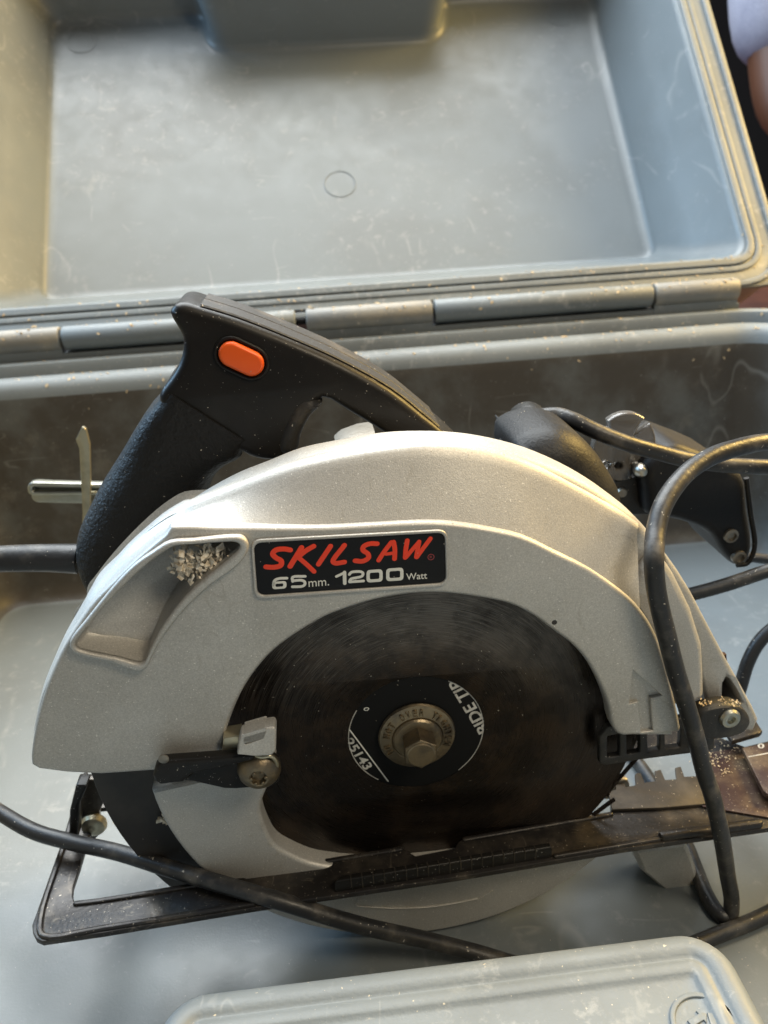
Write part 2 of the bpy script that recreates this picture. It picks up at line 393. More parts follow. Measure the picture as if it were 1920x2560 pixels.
def lathe(name, prof, cx, cz, mat, parent, seg=48, smooth=30, flip=1):
    """profile (r, y) turned round an axis parallel to saw y through (cx, cz)"""
    v, f = [], []
    for r, y in prof:
        for k in range(seg):
            a = 2 * math.pi * k / seg; v.append((cx + r * math.cos(a), y, cz + r * math.sin(a)))
    for i in range(len(prof) - 1):
        for k in range(seg):
            k2 = (k + 1) % seg; f.append((i * seg + k, i * seg + k2, (i + 1) * seg + k2, (i + 1) * seg + k))
    if prof[0][0] > 0.01: f.append(tuple(range(seg)))
    if prof[-1][0] > 0.01: f.append(tuple(range((len(prof) - 1) * seg, len(prof) * seg)))
    return mesh(name, v, f, mat, parent, smooth)
def loft(name, rings, mat, parent, cap0=True, cap1=True, smooth=30):
    n = len(rings[0]); v = [p for r in rings for p in r]; f = []
    for i in range(len(rings) - 1):
        for k in range(n):
            k2 = (k + 1) % n; f.append((i * n + k, i * n + k2, (i + 1) * n + k2, (i + 1) * n + k))
    if cap0: f.append(tuple(range(n)))
    if cap1: f.append(tuple(range((len(rings) - 1) * n, len(rings) * n)))
    return mesh(name, v, f, mat, parent, smooth)
def text_mesh(s, bold=0.0, extrude=0.0):
    cu = bpy.data.curves.new("txt", 'FONT'); cu.body = s; cu.offset = bold; cu.extrude = extrude; cu.resolution_u = 4
    return from_curve(cu)
def text_quad(name, s, BL, BR, TL, y, mat, parent, bold=0.0, depth=0.05):
    """lettering whose bounding box is laid on the corners BL, BR, TL (x, z) of the plane y"""
    me = text_mesh(s, bold, 0.02)
    xs = [v.co.x for v in me.vertices]; ys = [v.co.y for v in me.vertices]
    x0, x1, y0, y1 = min(xs), max(xs), min(ys), max(ys)
    BL, BR, TL = Vector(BL), Vector(BR), Vector(TL)
    for v in me.vertices:
        p = BL + (BR - BL) * ((v.co.x - x0) / (x1 - x0)) + (TL - BL) * ((v.co.y - y0) / (y1 - y0))
        v.co = Vector((p.x, y - (depth if v.co.z > 0 else 0), p.y)) * MM
    return finish(name, me, mat, parent, 0)
def stroke(pts, w, n=6):
    """one outline polygon for a round-ended pen stroke"""
    P = [p.to_2d() for p in catmull([(a, b, 0) for a, b in pts], max(n, 1))] if len(pts) > 2 else [Vector(p) for p in pts]
    Lf, Rt = [], []
    for i, p in enumerate(P):
        d = (P[min(i + 1, len(P) - 1)] - P[max(i - 1, 0)]).normalized(); nrm = Vector((-d.y, d.x))
        ww = w * 0.5
        Lf.append(p + nrm * ww); Rt.append(p - nrm * ww)
    def cap(c, d):
        a0 = math.atan2(d.y, d.x); return [c + Vector((math.cos(a0 + t), math.sin(a0 + t))) * w * .5 for t in [math.pi / 2 - math.pi * k / 6 for k in range(1, 6)]]
    e = cap(P[-1], (P[-1] - P[-2])); s = cap(P[0], (P[0] - P[1]))
    return [tuple(q) for q in Lf + e + Rt[::-1] + s]

# ================================================================== SETTING
g = mesh("ground", [(-4000, -4000, -30), (4000, -4000, -30), (4000, 6000, -30), (-4000, 6000, -30)], [(0, 1, 2, 3)], 'ground', None, 0)
g["kind"] = "structure"
wv = [(-4000, 3200, -30), (4000, 3200, -30), (4000, 3200, 3000), (-4000, 3200, 3000),
      (-4000, 3260, -30), (4000, 3260, -30), (4000, 3260, 3000), (-4000, 3260, 3000)]
w = mesh("back_wall", wv, [(0, 1, 2, 3), (4, 5, 6, 7), (0, 1, 5, 4), (3, 2, 6, 7), (0, 3, 7, 4), (1, 2, 6, 5)], 'wall', None, 0)
w["kind"] = "structure"

# ================================================================== TOOL CASE (case axes, z measured from blade axis)
case = empty("tool_case", (0, 0, 0), YC, "scuffed grey-blue plastic tool case lying open with its lid tilted back", "tool case")
def cz(p): return (p[0], p[1], p[2] - FLOOR)
def rrect(x0, x1, y0, y1, r, n=8):
    out = []
    for cx, cy, a0 in ((x1 - r, y1 - r, 0), (x0 + r, y1 - r, 90), (x0 + r, y0 + r, 180), (x1 - r, y0 + r, 270)):
        for k in range(n + 1):
            a = math.radians(a0 + 90 * k / n); out.append((cx + r * math.cos(a), cy + r * math.sin(a)))
    return out
RX0, RX1, RY0, RY1 = -292.0, 314.0, -172.0, 320.0
def cring(off, z, rad=34):
    return [cz((x, y, z)) for x, y in rrect(RX0 - off, RX1 + off, RY0 - off, RY1 + off, max(rad + off, 5))]
prof = [(-40, FLOOR), (-24, FLOOR), (-18, FLOOR + 1.5), (-13, FLOOR + 6), (-10.5, FLOOR + 14), (-9.5, FLOOR + 26), (-1.5, 50), (-0.4, 57),
        (0.8, 62.5), (3, 66), (6.5, 68.5), (10, 69.6), (13, 69.4), (14.4, 68), (14.8, 66.2), (16.2, 66.2), (16.8, 69), (17.4, 74), (18.6, 76.6),
        (21, 77.6), (25, 77.8), (27, 77.0), (27.6, 70), (27.8, 50), (22, FLOOR - 4), (16, FLOOR - 8), (4, FLOOR - 9)]
bottom = loft("bottom_shell", [cring(o, z) for o, z in prof], 'case', case, True, True, 40)
# separate rim material: the bead and ledge of the rim are lighter and dustier
bottom.data.materials.append(M['case_rim'])
nseg = 36
for p in bottom.data.polygons:
    ring = min(p.vertices) // nseg
    if 7 <= ring <= 20: p.material_index = 1

bottom.data.materials.append(M['case_grimy_shaded'])
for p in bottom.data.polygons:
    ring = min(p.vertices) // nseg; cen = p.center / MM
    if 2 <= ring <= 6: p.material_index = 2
# handle recess boss at the middle of the front wall
ZB = -20.0
BX0, BX1, BYB = CZ(470, 2486, ZB).x - 8, CZ(1775, 2372, ZB).x + 6.0, CZ(1100, 2412, ZB).y + 2.6
def bring(off, z, rad=13):
    return [cz((x, y, z)) for x, y in rrect(BX0 - off, BX1 + off, -168, BYB + off, max(rad + off, 1.5))]
bp = [(4.0, FLOOR - 0.5), (1.4, -45), (0.6, -30), (0.2, -25.5), (-0.8, -22.8), (-2.2, -21.2), (-3.8, -20.4), (-5.4, -20.2), (-6.8, -20.5), (-7.8, -21.1), (-8.4, -21.6), (-9.0, -21.6),
      (-9.6, -21.2), (-10.4, -21.0), (-12.4, -21.0), (-13.0, -21.4), (-13.6, -22.0), (-14.4, -22.3), (-17.0, -22.3)]
boss = loft("handle_recess", [bring(o, z) for o, z in bp], 'case_rim', bottom, True, True, 40)
ec = CZ(1764, 2566, -22.3)
def flat_ring(name, cx, cy, r0, r1, z0, z1, mat, parent, seg=40):
    lp = [[(cx + r * math.cos(2 * math.pi * k / seg), cy + r * math.sin(2 * math.pi * k / seg)) for k in range(seg)] for r in (r1, r0)]
    return plate(name, lp, z0 - FLOOR, z1 - FLOOR, mat, parent, 0.35, 'z')
flat_ring("emblem_ring", ec.x, ec.y, 7.6, 9.0, -22.6, -21.6, 'case_rim', boss)
def emblem_arrow(a):
    R = Matrix.Rotation(math.radians(a), 2)
    pts = [(-3.4, 1.3), (0.6, 1.3), (0.6, 0.4), (2.6, 2.2), (0.6, 4.0), (0.6, 3.1), (-3.4, 3.1)]
    q = [R @ Vector(p) for p in pts]
    return plate("emblem_arrow", [[(p.x + ec.x, p.y + ec.y) for p in q]], -22.5 - FLOOR, -21.7 - FLOOR, 'case_rim', boss, 0.2, 'z')
for a in (20, 140, 260): emblem_arrow(a)

# ---- lid: frame (x, u up the lid, w out of the lid)
EL = math.radians(49.0); HY, HZ = 345.0, 72.0
def lid_pt(x, u, w): return cz((x, HY + u * math.cos(EL) - w * math.sin(EL), HZ + u * math.sin(EL) + w * math.cos(EL)))
LDN = Vector((0, -math.sin(EL), math.cos(EL))); LDU = Vector((0, math.cos(EL), math.sin(EL)))
def L2(px, py, w):
    o = FC @ CAM - Vector((0, HY, HZ)); d = FC @ ray(px, py)
    t = (w - o.dot(LDN)) / d.dot(LDN); q = o + d * t
    return (q.x, q.dot(LDU))
PD = -75.0
pan = round_poly([(-256, 100), (280, 100), (280, 418), (124, 418), (118, 370), (-102, 370), (-108, 418), (-256, 418)],
                 [16, 16, 16, 16, 24, 24, 16, 16], 8)
pan = [(p.x, p.y) for p in pan]
def inset(pts, d):
    out = []; N = len(pts)
    for i in range(N):
        a, b = Vector(pts[i - 1]), Vector(pts[(i + 1) % N]); t = (b - a).normalized()
        out.append((pts[i][0] - t.y * d, pts[i][1] + t.x * d))
    return out
def rim_map(p, k):
    x, u = p
    X = -256 + (x + 256); xr = -292 + (x + 256) * (608.0 / 536.0); ur = 52 + (u - 100) * (398.0 / 318.0)
    return (x + (xr - x) * k, u + (ur - u) * k)
rings = []
for d, wv_ in ((10.5, PD), (7.0, PD + 0.5), (4.2, PD + 1.7), (2.0, PD + 3.8), (0.6, PD + 7.0), (0.0, PD + 11)):
    rings.append([lid_pt(*q, wv_) for q in inset(pan, d)])
for k, wv_ in ((0.5, -38), (0.93, -6), (0.97, -2.5), (1.0, -1.6), (1.03, -3.0)):
    rings.append([lid_pt(*rim_map(q, k), wv_) for q in pan])
lid = loft("lid_shell", rings, 'case', case, True, False, 40)
rim_in = [rim_map(q, 1.0) for q in pan]
# hinge positions along x
def hx(px, py): return C(px, py, 351.0).x
K = [hx(-240, 875), hx(158, 848), hx(742, 800), hx(1082, 778), hx(1628, 742), hx(1842, 726)]
ob = 25.0
outer = []
pts = [(-322, ob), (K[1] - 1, ob), (K[2] - 6, ob), (K[2] - 6, ob + 6.5), (K[3] + 1, ob + 6.5), (K[3] + 1, ob), (K[4] + 1, ob), (344, ob), (346, 482), (-322, 482)]
outer = round_poly(pts, [26, 0, 0, 1, 1, 0, 0, 26, 26, 26], 6)
def lid_plate(name, loops, w0, w1, mat, parent, bevel):
    o = plate(name, loops, w0, w1, mat, parent, bevel, 'z')
    for v in o.data.vertices:
        c = v.co / MM; v.co = Vector(lid_pt(c.x, c.y, c.z)) * MM
    return o
rim = lid_plate("rim_flange", [[(p.x, p.y) for p in outer], rim_in], -5.0, -1.0, 'case_rim', lid, 0.8)
def band(r_in, r_out, w0, w1, name):
    a = [(-292 - r_in, 52 - r_in), (316 + r_in, 52 - r_in), (316 + r_in, 450 + r_in), (-292 - r_in, 450 + r_in)]
    b = [(-292 - r_out, 52 - r_out), (316 + r_out, 52 - r_out), (316 + r_out, 450 + r_out), (-292 - r_out, 450 + r_out)]
    A = [(p.x, p.y) for p in round_poly(a, 16 + r_in, 8)]; B = [(p.x, p.y) for p in round_poly(b, 16 + r_out, 8)]
    return lid_plate(name, [B, A], w0, w1, 'case_rim', lid, min(0.9, (r_out - r_in) * .45))
band(1.2, 7.2, -1.5, 1.0, "rim_ridge")
band(8.4, 13.0, -1.5, 0.2, "rim_ridge")
band(22.0, 26.5, -1.5, 0.8, "rim_ridge")
# outer wall of the lid
ow = []
for k, wv_ in ((0, -4.5), (4, -40), (9, -76), (16, -80)):
    ow.append([lid_pt(x, u, wv_) for x, u in rrect(-320 + k, 344 - k, 28 + k, 480 - k, 26)])
loft("lid_outer_wall", ow, 'case', lid, False, True, 40)
# round ejector marks moulded into the lid panel
for px, py, r in ((850, 460, 14.5), (1400, 38, 14.0), (205, 105, 14.0)):
    x, u = L2(px, py, PD); sg = 40
    lp = [[(x + q * math.cos(2 * math.pi * k / sg), u + q * math.sin(2 * math.pi * k / sg)) for k in range(sg)] for q in (r, r - 0.9)]
    lid_plate("ejector_mark", lp, PD - 0.2, PD + 0.45, 'case', lid, 0.3)
lid_plate("hinge_gap_shade", [[(K[2] - 6, 27.0), (K[3] + 2.5, 27.0), (K[3] + 2.5, 33.6), (K[2] - 6, 33.6)]], -3.0, -0.85, 'shadowblack', rim, 0.1)  # flat black strip painting the shade of the gap above the knuckle
# ---- hinge knuckles
def knuckle(x0, x1, mat, r=8.6):
    v = []; f = []; sg = 20
    prof2 = [(0.2, x0), (r - 1.6, x0), (r - .4, x0 + 0.5), (r, x0 + 1.6), (r, x1 - 1.6), (r - .4, x1 - 0.5), (r - 1.6, x1), (0.2, x1)]
    for rr, x in prof2:
        for k in range(sg):
            a = 2 * math.pi * k / sg; v.append(cz((x, 351 + rr * math.cos(a), 91.0 + rr * math.sin(a))))
    for i in range(len(prof2) - 1):
        for k in range(sg):
            k2 = (k + 1) % sg; f.append((i * sg + k, i * sg + k2, (i + 1) * sg + k2, (i + 1) * sg + k))
    f.append(tuple(range(sg))); f.append(tuple(range((len(prof2) - 1) * sg, len(prof2) * sg)))
    return mesh("hinge_knuckle", v, f, mat, case, 40)
mats = ['knuckle', 'case_rim', 'knuckle', 'case_rim', 'knuckle']
for i in range(5):
    x0, x1 = K[i] + 0.9, K[i + 1] - 0.9
    if i == 2: x0 += 6
    knuckle(x0, x1, mats[i])
tube("hinge_pin", [cz((K[0] + 2, 351, 91)), cz((K[5] - 3, 351, 91))], 2.6, 'shadowblack', case, 1)
mesh("hinge_ledge", [cz(p) for p in [(x, y, z) for z in (68, 81) for x, y in ((K[0], 346.8), (K[5] + 1, 346.8), (K[5] + 1, 358), (K[0], 358))]], [(0, 1, 2, 3), (4, 5, 6, 7), (0, 1, 5, 4), (1, 2, 6, 5), (2, 3, 7, 6), (3, 0, 4, 7)], 'case_rim', bottom, 0)
# web that carries the lid knuckles / bottom knuckles
def boxv(x0, x1, y0, y1, z0, z1):
    return [(x, y, z) for z in (z0, z1) for x, y in ((x0, y0), (x1, y0), (x1, y1), (x0, y1))]
BF = [(0, 1, 2, 3), (4, 5, 6, 7), (0, 1, 5, 4), (1, 2, 6, 5), (2, 3, 7, 6), (3, 0, 4, 7)]
for i in (0, 2, 4):
    x0, x1 = K[i] + 1.2 + (6 if i == 2 else 0), K[i + 1] - 1.2
    mesh("knuckle_web", [cz(p) for p in boxv(x0, x1, 346.3, 353.5, 70, 90)], BF, 'case_rim', case, 0)
for i in (1, 3):
    x0, x1 = K[i] + 1.2, K[i + 1] - 1.2 - (5 if i == 1 else 0)
    q = [lid_pt(x, u, w_) for w_ in (-4.6, -1.2) for x, u in ((x0, 8), (x1, 8), (x1, 26.5), (x0, 26.5))]
    mesh("knuckle_web", q, BF, 'case_rim', case, 0)

# ================================================================== CIRCULAR SAW
saw = empty("circular_saw", (0, 0, -FLOOR), YS, "black and silver circular saw with red lettered label standing in the open case", "circular saw")
ZA = lambda x, y: (x * .42194, 1250 + y * .42194)           # pixel grids of the studied crops
ZBt = lambda x, y: (600 + x * .36166, 1250 + y * .36166)
ZR = lambda x, y: (1220 + x * .42194, 1250 + y * .42194)
ZQ = lambda x, y: (1460 + x * .27728, 1650 + y * .27728)
ZV = lambda x, y: (360 + x * .22905, 1780 + y * .22905)
ZN = lambda x, y: (820 + x * .26522, 1660 + y * .26522)
ZH = lambda x, y: (x * .42194, 700 + y * .42194)
ZI = lambda x, y: (600 + x * .42194, 700 + y * .42194)

# ---- blade
def blade_outline(R, teeth=24):
    out = []
    for k in range(teeth):
        a = 2 * math.pi * k / teeth; s = 2 * math.pi / teeth
        for fa, rr in ((0.0, R), (0.10, R - 1.2), (0.55, R - 4.0), (0.80, R - 7.5), (0.92, R - 8.0), (0.985, R - 4.0)):
            out.append((rr * math.cos(a - fa * s), rr * math.sin(a - fa * s)))
    return out
bl = plate("blade", [blade_outline(90.5)], -1.0, 1.0, 'blade', saw, 0.15)
sg = 72
circ = lambda r, n=sg, cx=0, cz_=0: [(cx + r * math.cos(2 * math.pi * k / n), cz_ + r * math.sin(2 * math.pi * k / n)) for k in range(n)]
# unworn black print disc near the hub, resin ring lies a hair above it and covers part of the print
plate("print_disc", [circ(26.2)], -1.14, -1.02, 'shadowblack', bl, 0.02)
plate("resin_layer", [circ(84), circ(25.2)], -1.42, -1.06, 'blade', bl, 0.05)
for t0, t1 in ((148, 236), (-52, 62)):
    plate("print_ring", [stroke([(24.9 * math.cos(math.radians(t)), 24.9 * math.sin(math.radians(t))) for t in range(t0, t1, 4)], 0.34, 1)], -1.20, -1.10, 'offwhite', bl, 0.02)
def P2(px, ys): q = S(px[0], px[1], ys); return Vector((q.x, q.z))
a, b = P2(ZN(1425, 668), -1.2), P2(ZN(1128, 185), -1.2)
d = (b - a).normalized(); nn = Vector((d.y, -d.x)) * 4.6
text_quad("blade_print", "BIDE TIP", a + nn, b + nn, a, -1.15, 'blade_print', bl, 0.02, 0.06)
a, b = P2(ZN(228, 690), -1.2), P2(ZN(425, 965), -1.2)
d = (b - a).normalized(); nn = Vector((d.y, -d.x)) * 3.6
text_quad("blade_print", "25143", a + nn, b + nn, a, -1.15, 'blade_print', bl, 0.02, 0.06)
plate("blade_print", [stroke([P2(ZN(205, 622), -1.2), P2(ZN(566, 1105), -1.2)], 0.45)], -1.22, -1.15, 'white', bl, 0.01)
c = P2(ZN(362, 425), -1.2)
plate("blade_print", [[(c.x + 1.0 * math.cos(t * .314), c.y + .75 * math.sin(t * .314)) for t in range(20)],
                      [(c.x + .65 * math.cos(t * .314), c.y + .45 * math.sin(t * .314)) for t in range(20)]], -1.21, -1.15, 'white', bl, 0.01)
# ---- arbor flange and bolt
fl = lathe("arbor_flange", [(12.5, -1.3), (13.9, -1.6), (14.2, -2.4), (13.8, -3.2), (12.9, -3.6), (9.6, -4.3), (9.2, -4.0), (8.9, -3.9), (0.1, -3.9)], 0, 0, 'bolt', saw)
lathe("bolt_washer", [(9.0, -3.8), (9.0, -4.6), (8.4, -5.3), (6.6, -5.6), (0.1, -5.6)], 0, 0, 'bolt', fl)
hexo = [(6.5 * math.cos(math.radians(90 + 60 * k)), 6.5 * math.sin(math.radians(90 + 60 * k))) for k in range(6)]
plate("hex_bolt_head", [hexo], -12.6, -5.4, 'bolt', fl, 0.7)
lathe("bolt_tip", [(5.1, -12.4), (5.1, -12.9), (4.7, -13.2), (0.1, -13.3)], 0, 0, 'bolt', fl)
msg = "DO NOT OVER TIGHTEN "
for i, ch in enumerate(msg):
    if ch == ' ': continue
    th = math.radians(205 - i * (250 / len(msg)))
    cc = Vector((math.cos(th), math.sin(th))); tg = Vector((math.sin(th), -math.cos(th)))
    bl_ = cc * 10.1 - tg * 0.75
    text_quad("embossed_letter", ch, bl_, bl_ + tg * (0.5 if ch == 'I' else 1.5), bl_ + cc * 2.7, -3.75, 'bolt', fl, 0.0, 0.75)

# ---- upper guard
OUT = [(74, 1908), (73, 1874), (80, 1832), (91, 1777), (105, 1727), (127, 1672), (152, 1617), (181, 1562), (219, 1495), (262, 1440), (312, 1381),
       (363, 1334), (413, 1288), (468, 1250), (530, 1210), (600, 1173), (676, 1143), (752, 1113), (853, 1092), (954, 1075), (1047, 1071), (1140, 1075), (1220, 1088),
       (1304, 1111), (1389, 1147), (1456, 1185), (1515, 1227), (1557, 1261), (1591, 1299), (1617, 1330)]
outer_b = SL(OUT[4:8], -13) + [SL([p], y)[0] for p, y in zip(OUT[8:12], (-8, -2, 5, 10))] + SL(OUT[12:], 12)   # left: front edge is the outline, top: rear edge
opening = [(557, 1879), (563, 1841), (582, 1782), (612, 1718), (658, 1655), (700, 1615), (801, 1550), (853, 1528), (925, 1505), (998, 1490), (1070, 1484),
           (1124, 1486), (1200, 1496), (1275, 1512), (1334, 1541), (1380, 1575), (1431, 1613), (1465, 1651), (1490, 1693), (1511, 1739), (1522, 1773)]
left_low = [(555, 1890), (470, 1915), (384, 1929), (253, 1938), (169, 1934), (97, 1925), (78, 1914)]
left_out = [(73, 1895), (74, 1872), (80, 1832), (91, 1777)]
FACE, BAND, BACK, SHELL = -17.0, -11.0, 13.0, -4.0
leftpts = SL(left_low[:], FACE) + SL(left_out, -13)
# the band: whole arch
right_band = SL([(1659, 1389), (1693, 1444), (1735, 1530), (1763, 1620), (1767, 1690), (1768, 1748), (1743, 1767), (1700, 1775)], BAND)
inner_band = [(q[0] * 1.03, q[1] * 1.03) for q in SL(opening, FACE)]
pocket_out = [ZA(*p) for p in ((1010, 240), (900, 305), (800, 375), (700, 475), (620, 570), (500, 720), (425, 815), (415, 850), (432, 892), (640, 950), (790, 1005), (835, 1010), (868, 992),
              (900, 930), (960, 820), (1030, 725), (1100, 640), (1250, 500), (1400, 392), (1462, 315), (1474, 262), (1440, 214), (1380, 208), (1300, 213), (1150, 228))]
pocket_in = [ZA(*p) for p in ((1040, 268), (1150, 258), (1300, 248), (1395, 246), (1420, 262), (1412, 290), (1350, 350), (1200, 470), (1120, 542), (1050, 620), (950, 760), (880, 900), (858, 948),
             (825, 962), (700, 930), (480, 884), (450, 862), (452, 835), (480, 800), (600, 650), (740, 500), (880, 372), (960, 312))]
PIN = sm2(SL(pocket_in, -18.5), 3)
hole = sm2(SL(pocket_in, -18.5), 3)
arch = sm2o(leftpts[6:] + outer_b, 3) + sm2o(right_band, 3) + [q for q in reversed(sm2o(inner_band, 2))] + leftpts[:6]
guard = plate("upper_guard", [arch, hole], SHELL, BACK, 'silver', saw, 4.2, res=5, smooth=40)
# proud lower face
proud_top = [(426, 1318), (470, 1316), (540, 1319), (600, 1319), (708, 1320), (817, 1319), (925, 1313), (1034, 1307), (1106, 1307), (1179, 1315), (1220, 1322), (1304, 1341),
             (1389, 1381), (1473, 1423), (1541, 1469), (1591, 1512), (1633, 1571), (1660, 1640), (1680, 1715), (1697, 1790), (1703, 1822)]
right_low = [(1703, 1822), (1700, 1831), (1640, 1838), (1558, 1841), (1543, 1835), (1532, 1820), (1526, 1800)]
left_face = [(76, 1895), (78, 1872), (84, 1832), (96, 1777), (111, 1727), (133, 1672), (158, 1619), (190, 1567), (234, 1505), (283, 1456), (333, 1406), (380, 1366), (412, 1340)]
face = SL(left_low, FACE) + sm2o(SL(left_face, FACE), 3) + sm2o(SL(proud_top, FACE), 3) + SL(right_low[1:], FACE) + [q for q in reversed(sm2o(SL(opening, FACE), 3))]
arrow = SL([ZQ(445, 95), ZQ(705, 322), ZQ(598, 347), ZQ(622, 640), ZQ(517, 655), ZQ(490, 374), ZQ(408, 400)], FACE)
plate("guard_face", [face, hole, arrow], FACE, BAND + 0.8, 'silver', guard, 1.5, res=4, smooth=40, hole_bevel=[1.5, 0.55])
# sloping upper band between the proud face and the crease
prd = [(86, 1830), (97, 1777), (111, 1727), (158, 1619), (192, 1568), (236, 1507), (285, 1458), (335, 1408), (382, 1368), (425, 1334), (480, 1322), (600, 1324), (817, 1324), (1034, 1312), (1179, 1320), (1304, 1346), (1389, 1386), (1473, 1428), (1541, 1474), (1600, 1530)]
crs = [(84, 1830), (94, 1777), (107, 1727), (155, 1618), (187, 1564), (227, 1500), (271, 1447), (322, 1392), (372, 1349), (415, 1316), (468, 1286), (580, 1240), (745, 1180), (980, 1136), (1106, 1130), (1240, 1150), (1340, 1184), (1440, 1233), (1535, 1288), (1592, 1328)]
cry = [-14.5, -13.5, -12.5, -11.8, -11, -10, -9, -8, -7, -6.2, -5.7] + [-5.5] * 9
A_ = catmull([S(a, b, FACE + 1.6) for a, b in prd], 8); B_ = catmull([S(a, b, y) for (a, b), y in zip(crs, cry)], 8)
def outw(p, r, y):
    m = math.hypot(p.x, p.z); return Vector((p.x * (1 + r / m), y, p.z * (1 + r / m)))
rows = []
for t in (0, 0.25, 0.5, 0.75, 0.92): rows.append([a.lerp(b, t) for a, b in zip(A_, B_)])
for r_, y_ in ((0.3, -5.3), (1.3, -4.4), (2.0, -3.0), (2.4, -0.5), (1.2, 1.5)):
    rows.append([outw(b, r_ * min(1.0, 0.1 + 0.9 * i / 80), b.y + (y_ + 5.5) * (1.0 if i > 80 else 1.4)) for i, b in enumerate(B_)])
nn_ = len(A_)
mesh("guard_band", [p for r in rows for p in r], [(i * nn_ + k, i * nn_ + k + 1, (i + 1) * nn_ + k + 1, (i + 1) * nn_ + k) for i in range(len(rows) - 1) for k in range(nn_ - 1)], 'silver', guard, 50)
rp = SL([(1574, 1480), (1608, 1432), (1640, 1400), (1659, 1392), (1693, 1444), (1735, 1530), (1763, 1620), (1767, 1690), (1768, 1748), (1743, 1767), (1690, 1775), (1670, 1715), (1633, 1600), (1590, 1530)], BAND)
plate("guard_side_panel", [[(p.x, p.y) for p in round_poly(rp, 3.0, 5)]], BAND + 1.0, SHELL + 1, 'silver', guard, 3.0, res=5, smooth=50)
# chip pocket: raised rim and tapering recess
plate("chute_rim", [sm2(SL(pocket_out, -18.5), 3), PIN], -19.6, FACE + 0.3, 'silver', guard, 1.1, res=4, smooth=40)
cx_, cz_ = P2((300, 1560), -10)
def pk(sc, dep):
    out = []
    far = P2((560, 1370), -10); near = P2((270, 1640), -10); ax = (far - near); ll = ax.length; ax = ax / ll
    mid = P2((375, 1510), -10)
    for x, z in PIN:
        v = Vector((x, z)); t = max(0, min(1, (v - near).dot(ax) / ll))
        q = mid + (v - mid) * sc
        out.append((q.x, FACE + 0.5 + dep * (5.0 + 17.0 * t), q.y))
    return out
loft("chute_pocket", [[(x, -18.4, z) for x, z in [tuple(Vector((P2((375, 1510), -10))) + 0 * Vector((0, 0))) if False else p for p in PIN]], pk(1.0, 0.12), pk(0.975, 0.45), pk(0.95, 0.8), pk(0.91, 0.97), pk(0.86, 1.0)], 'silver', guard, False, True, 40)
c = P2((343, 1517), -8)
# embossed direction arrow
arrow_px = ([ZQ(445, 95), ZQ(705, 322), ZQ(598, 347), ZQ(622, 640), ZQ(517, 655), ZQ(490, 374), ZQ(408, 400)])
plate("arrow_recess", [SL([(1540, 1655), (1680, 1655), (1680, 1836), (1560, 1836)], FACE + 1.5)], FACE + 1.5, BAND + 0.9, 'silver', guard, 0.1, res=1)
# small dark pin holes
for px, r in (((1386, 1556), 0.9), ((345, 1517), 1.5)):
    q = P2(px, FACE)
    if px[0] > 1000: plate("pin_hole", [circ(r, 20, q.x, q.y)], FACE - 0.06, FACE + 0.2, 'dark', guard, 0.02)
# ---- label
lab_o = SL([ZBt(95, 292), ZBt(1412, 220), ZBt(1422, 566), ZBt(122, 655)], FACE)
lab = plate("label_plate", [[(p.x, p.y) for p in round_poly(lab_o, 2.6, 6)]], FACE - 0.35, FACE + 0.2, 'label', saw, 0.12)
lr = SL([ZBt(72, 268), ZBt(1432, 196), ZBt(1444, 590), ZBt(98, 682)], FACE)
plate("label_frame", [[(p.x, p.y) for p in round_poly(lr, 3.4, 6)], [(p.x, p.y) for p in round_poly(lab_o, 2.6, 6)]], FACE - 0.9, FACE + 0.3, 'silver', lab, 0.5, res=3)
LY = FACE - 0.36
STR = [  # letter strokes of the red word, in the crop grid: points, pen width
    ([(348, 345), (300, 338), (248, 346), (226, 372), (250, 400), (284, 420), (282, 450), (238, 464), (180, 462)], 40),
    ([(426, 328), (346, 458)], 40), ([(510, 318), (455, 350), (396, 398)], 38), ([(402, 396), (455, 440), (512, 494)], 36),
    ([(626, 318), (542, 444)], 38),
    ([(722, 312), (642, 424), (660, 436), (722, 428)], 38),
    ([(948, 302), (896, 302), (854, 322), (850, 346), (884, 372), (888, 398), (850, 422), (796, 420)], 38),
    ([(958, 416), (1000, 352), (1046, 292)], 36), ([(1062, 290), (1070, 340), (1068, 406)], 36), ([(1010, 374), (1062, 366)], 26),
    ([(1156, 280), (1146, 340), (1142, 398)], 36), ([(1146, 396), (1196, 336), (1238, 288)], 32), ([(1238, 288), (1226, 350), (1218, 394)], 34), ([(1222, 394), (1270, 328), (1316, 266)], 34)]
k_pen = (P2(ZBt(1000, 400), LY) - P2(ZBt(900, 400), LY)).length / 100
for i, (pts, wd) in enumerate(STR):
    y0 = LY - 0.02 * (i % 3)
    plate("red_lettering", [stroke([P2(ZBt(*p), LY) for p in pts], wd * k_pen * 0.92)], y0 - 0.08, y0, 'red', lab, 0.01)
def label_text(s, bl_, br_, tl_, bold):
    text_quad("white_lettering", s, P2(ZBt(*bl_), LY), P2(ZBt(*br_), LY), P2(ZBt(*tl_), LY), LY, 'white', lab, bold, 0.08)
DIG = [([(324, 540), (268, 543), (240, 556), (231, 588)], 20),
       ([(450, 527), (364, 533), (364, 562)], 20), ([(366, 558), (424, 554), (446, 564), (448, 582), (432, 595), (362, 599)], 20),
       ([(724, 576), (722, 500)], 25), ([(716, 505), (666, 528)], 19),
       ([(756, 514), (768, 500), (800, 494), (838, 496), (850, 508), (842, 526), (800, 537), (766, 546), (757, 562)], 20), ([(758, 566), (854, 559)], 20)]
for i, (pts, wd) in enumerate(DIG):
    y0 = LY - 0.02 * (i % 3)
    plate("white_lettering", [stroke([P2(ZBt(*p), LY) for p in pts], wd * k_pen, 4)], y0 - 0.08, y0, 'white', lab, 0.01)
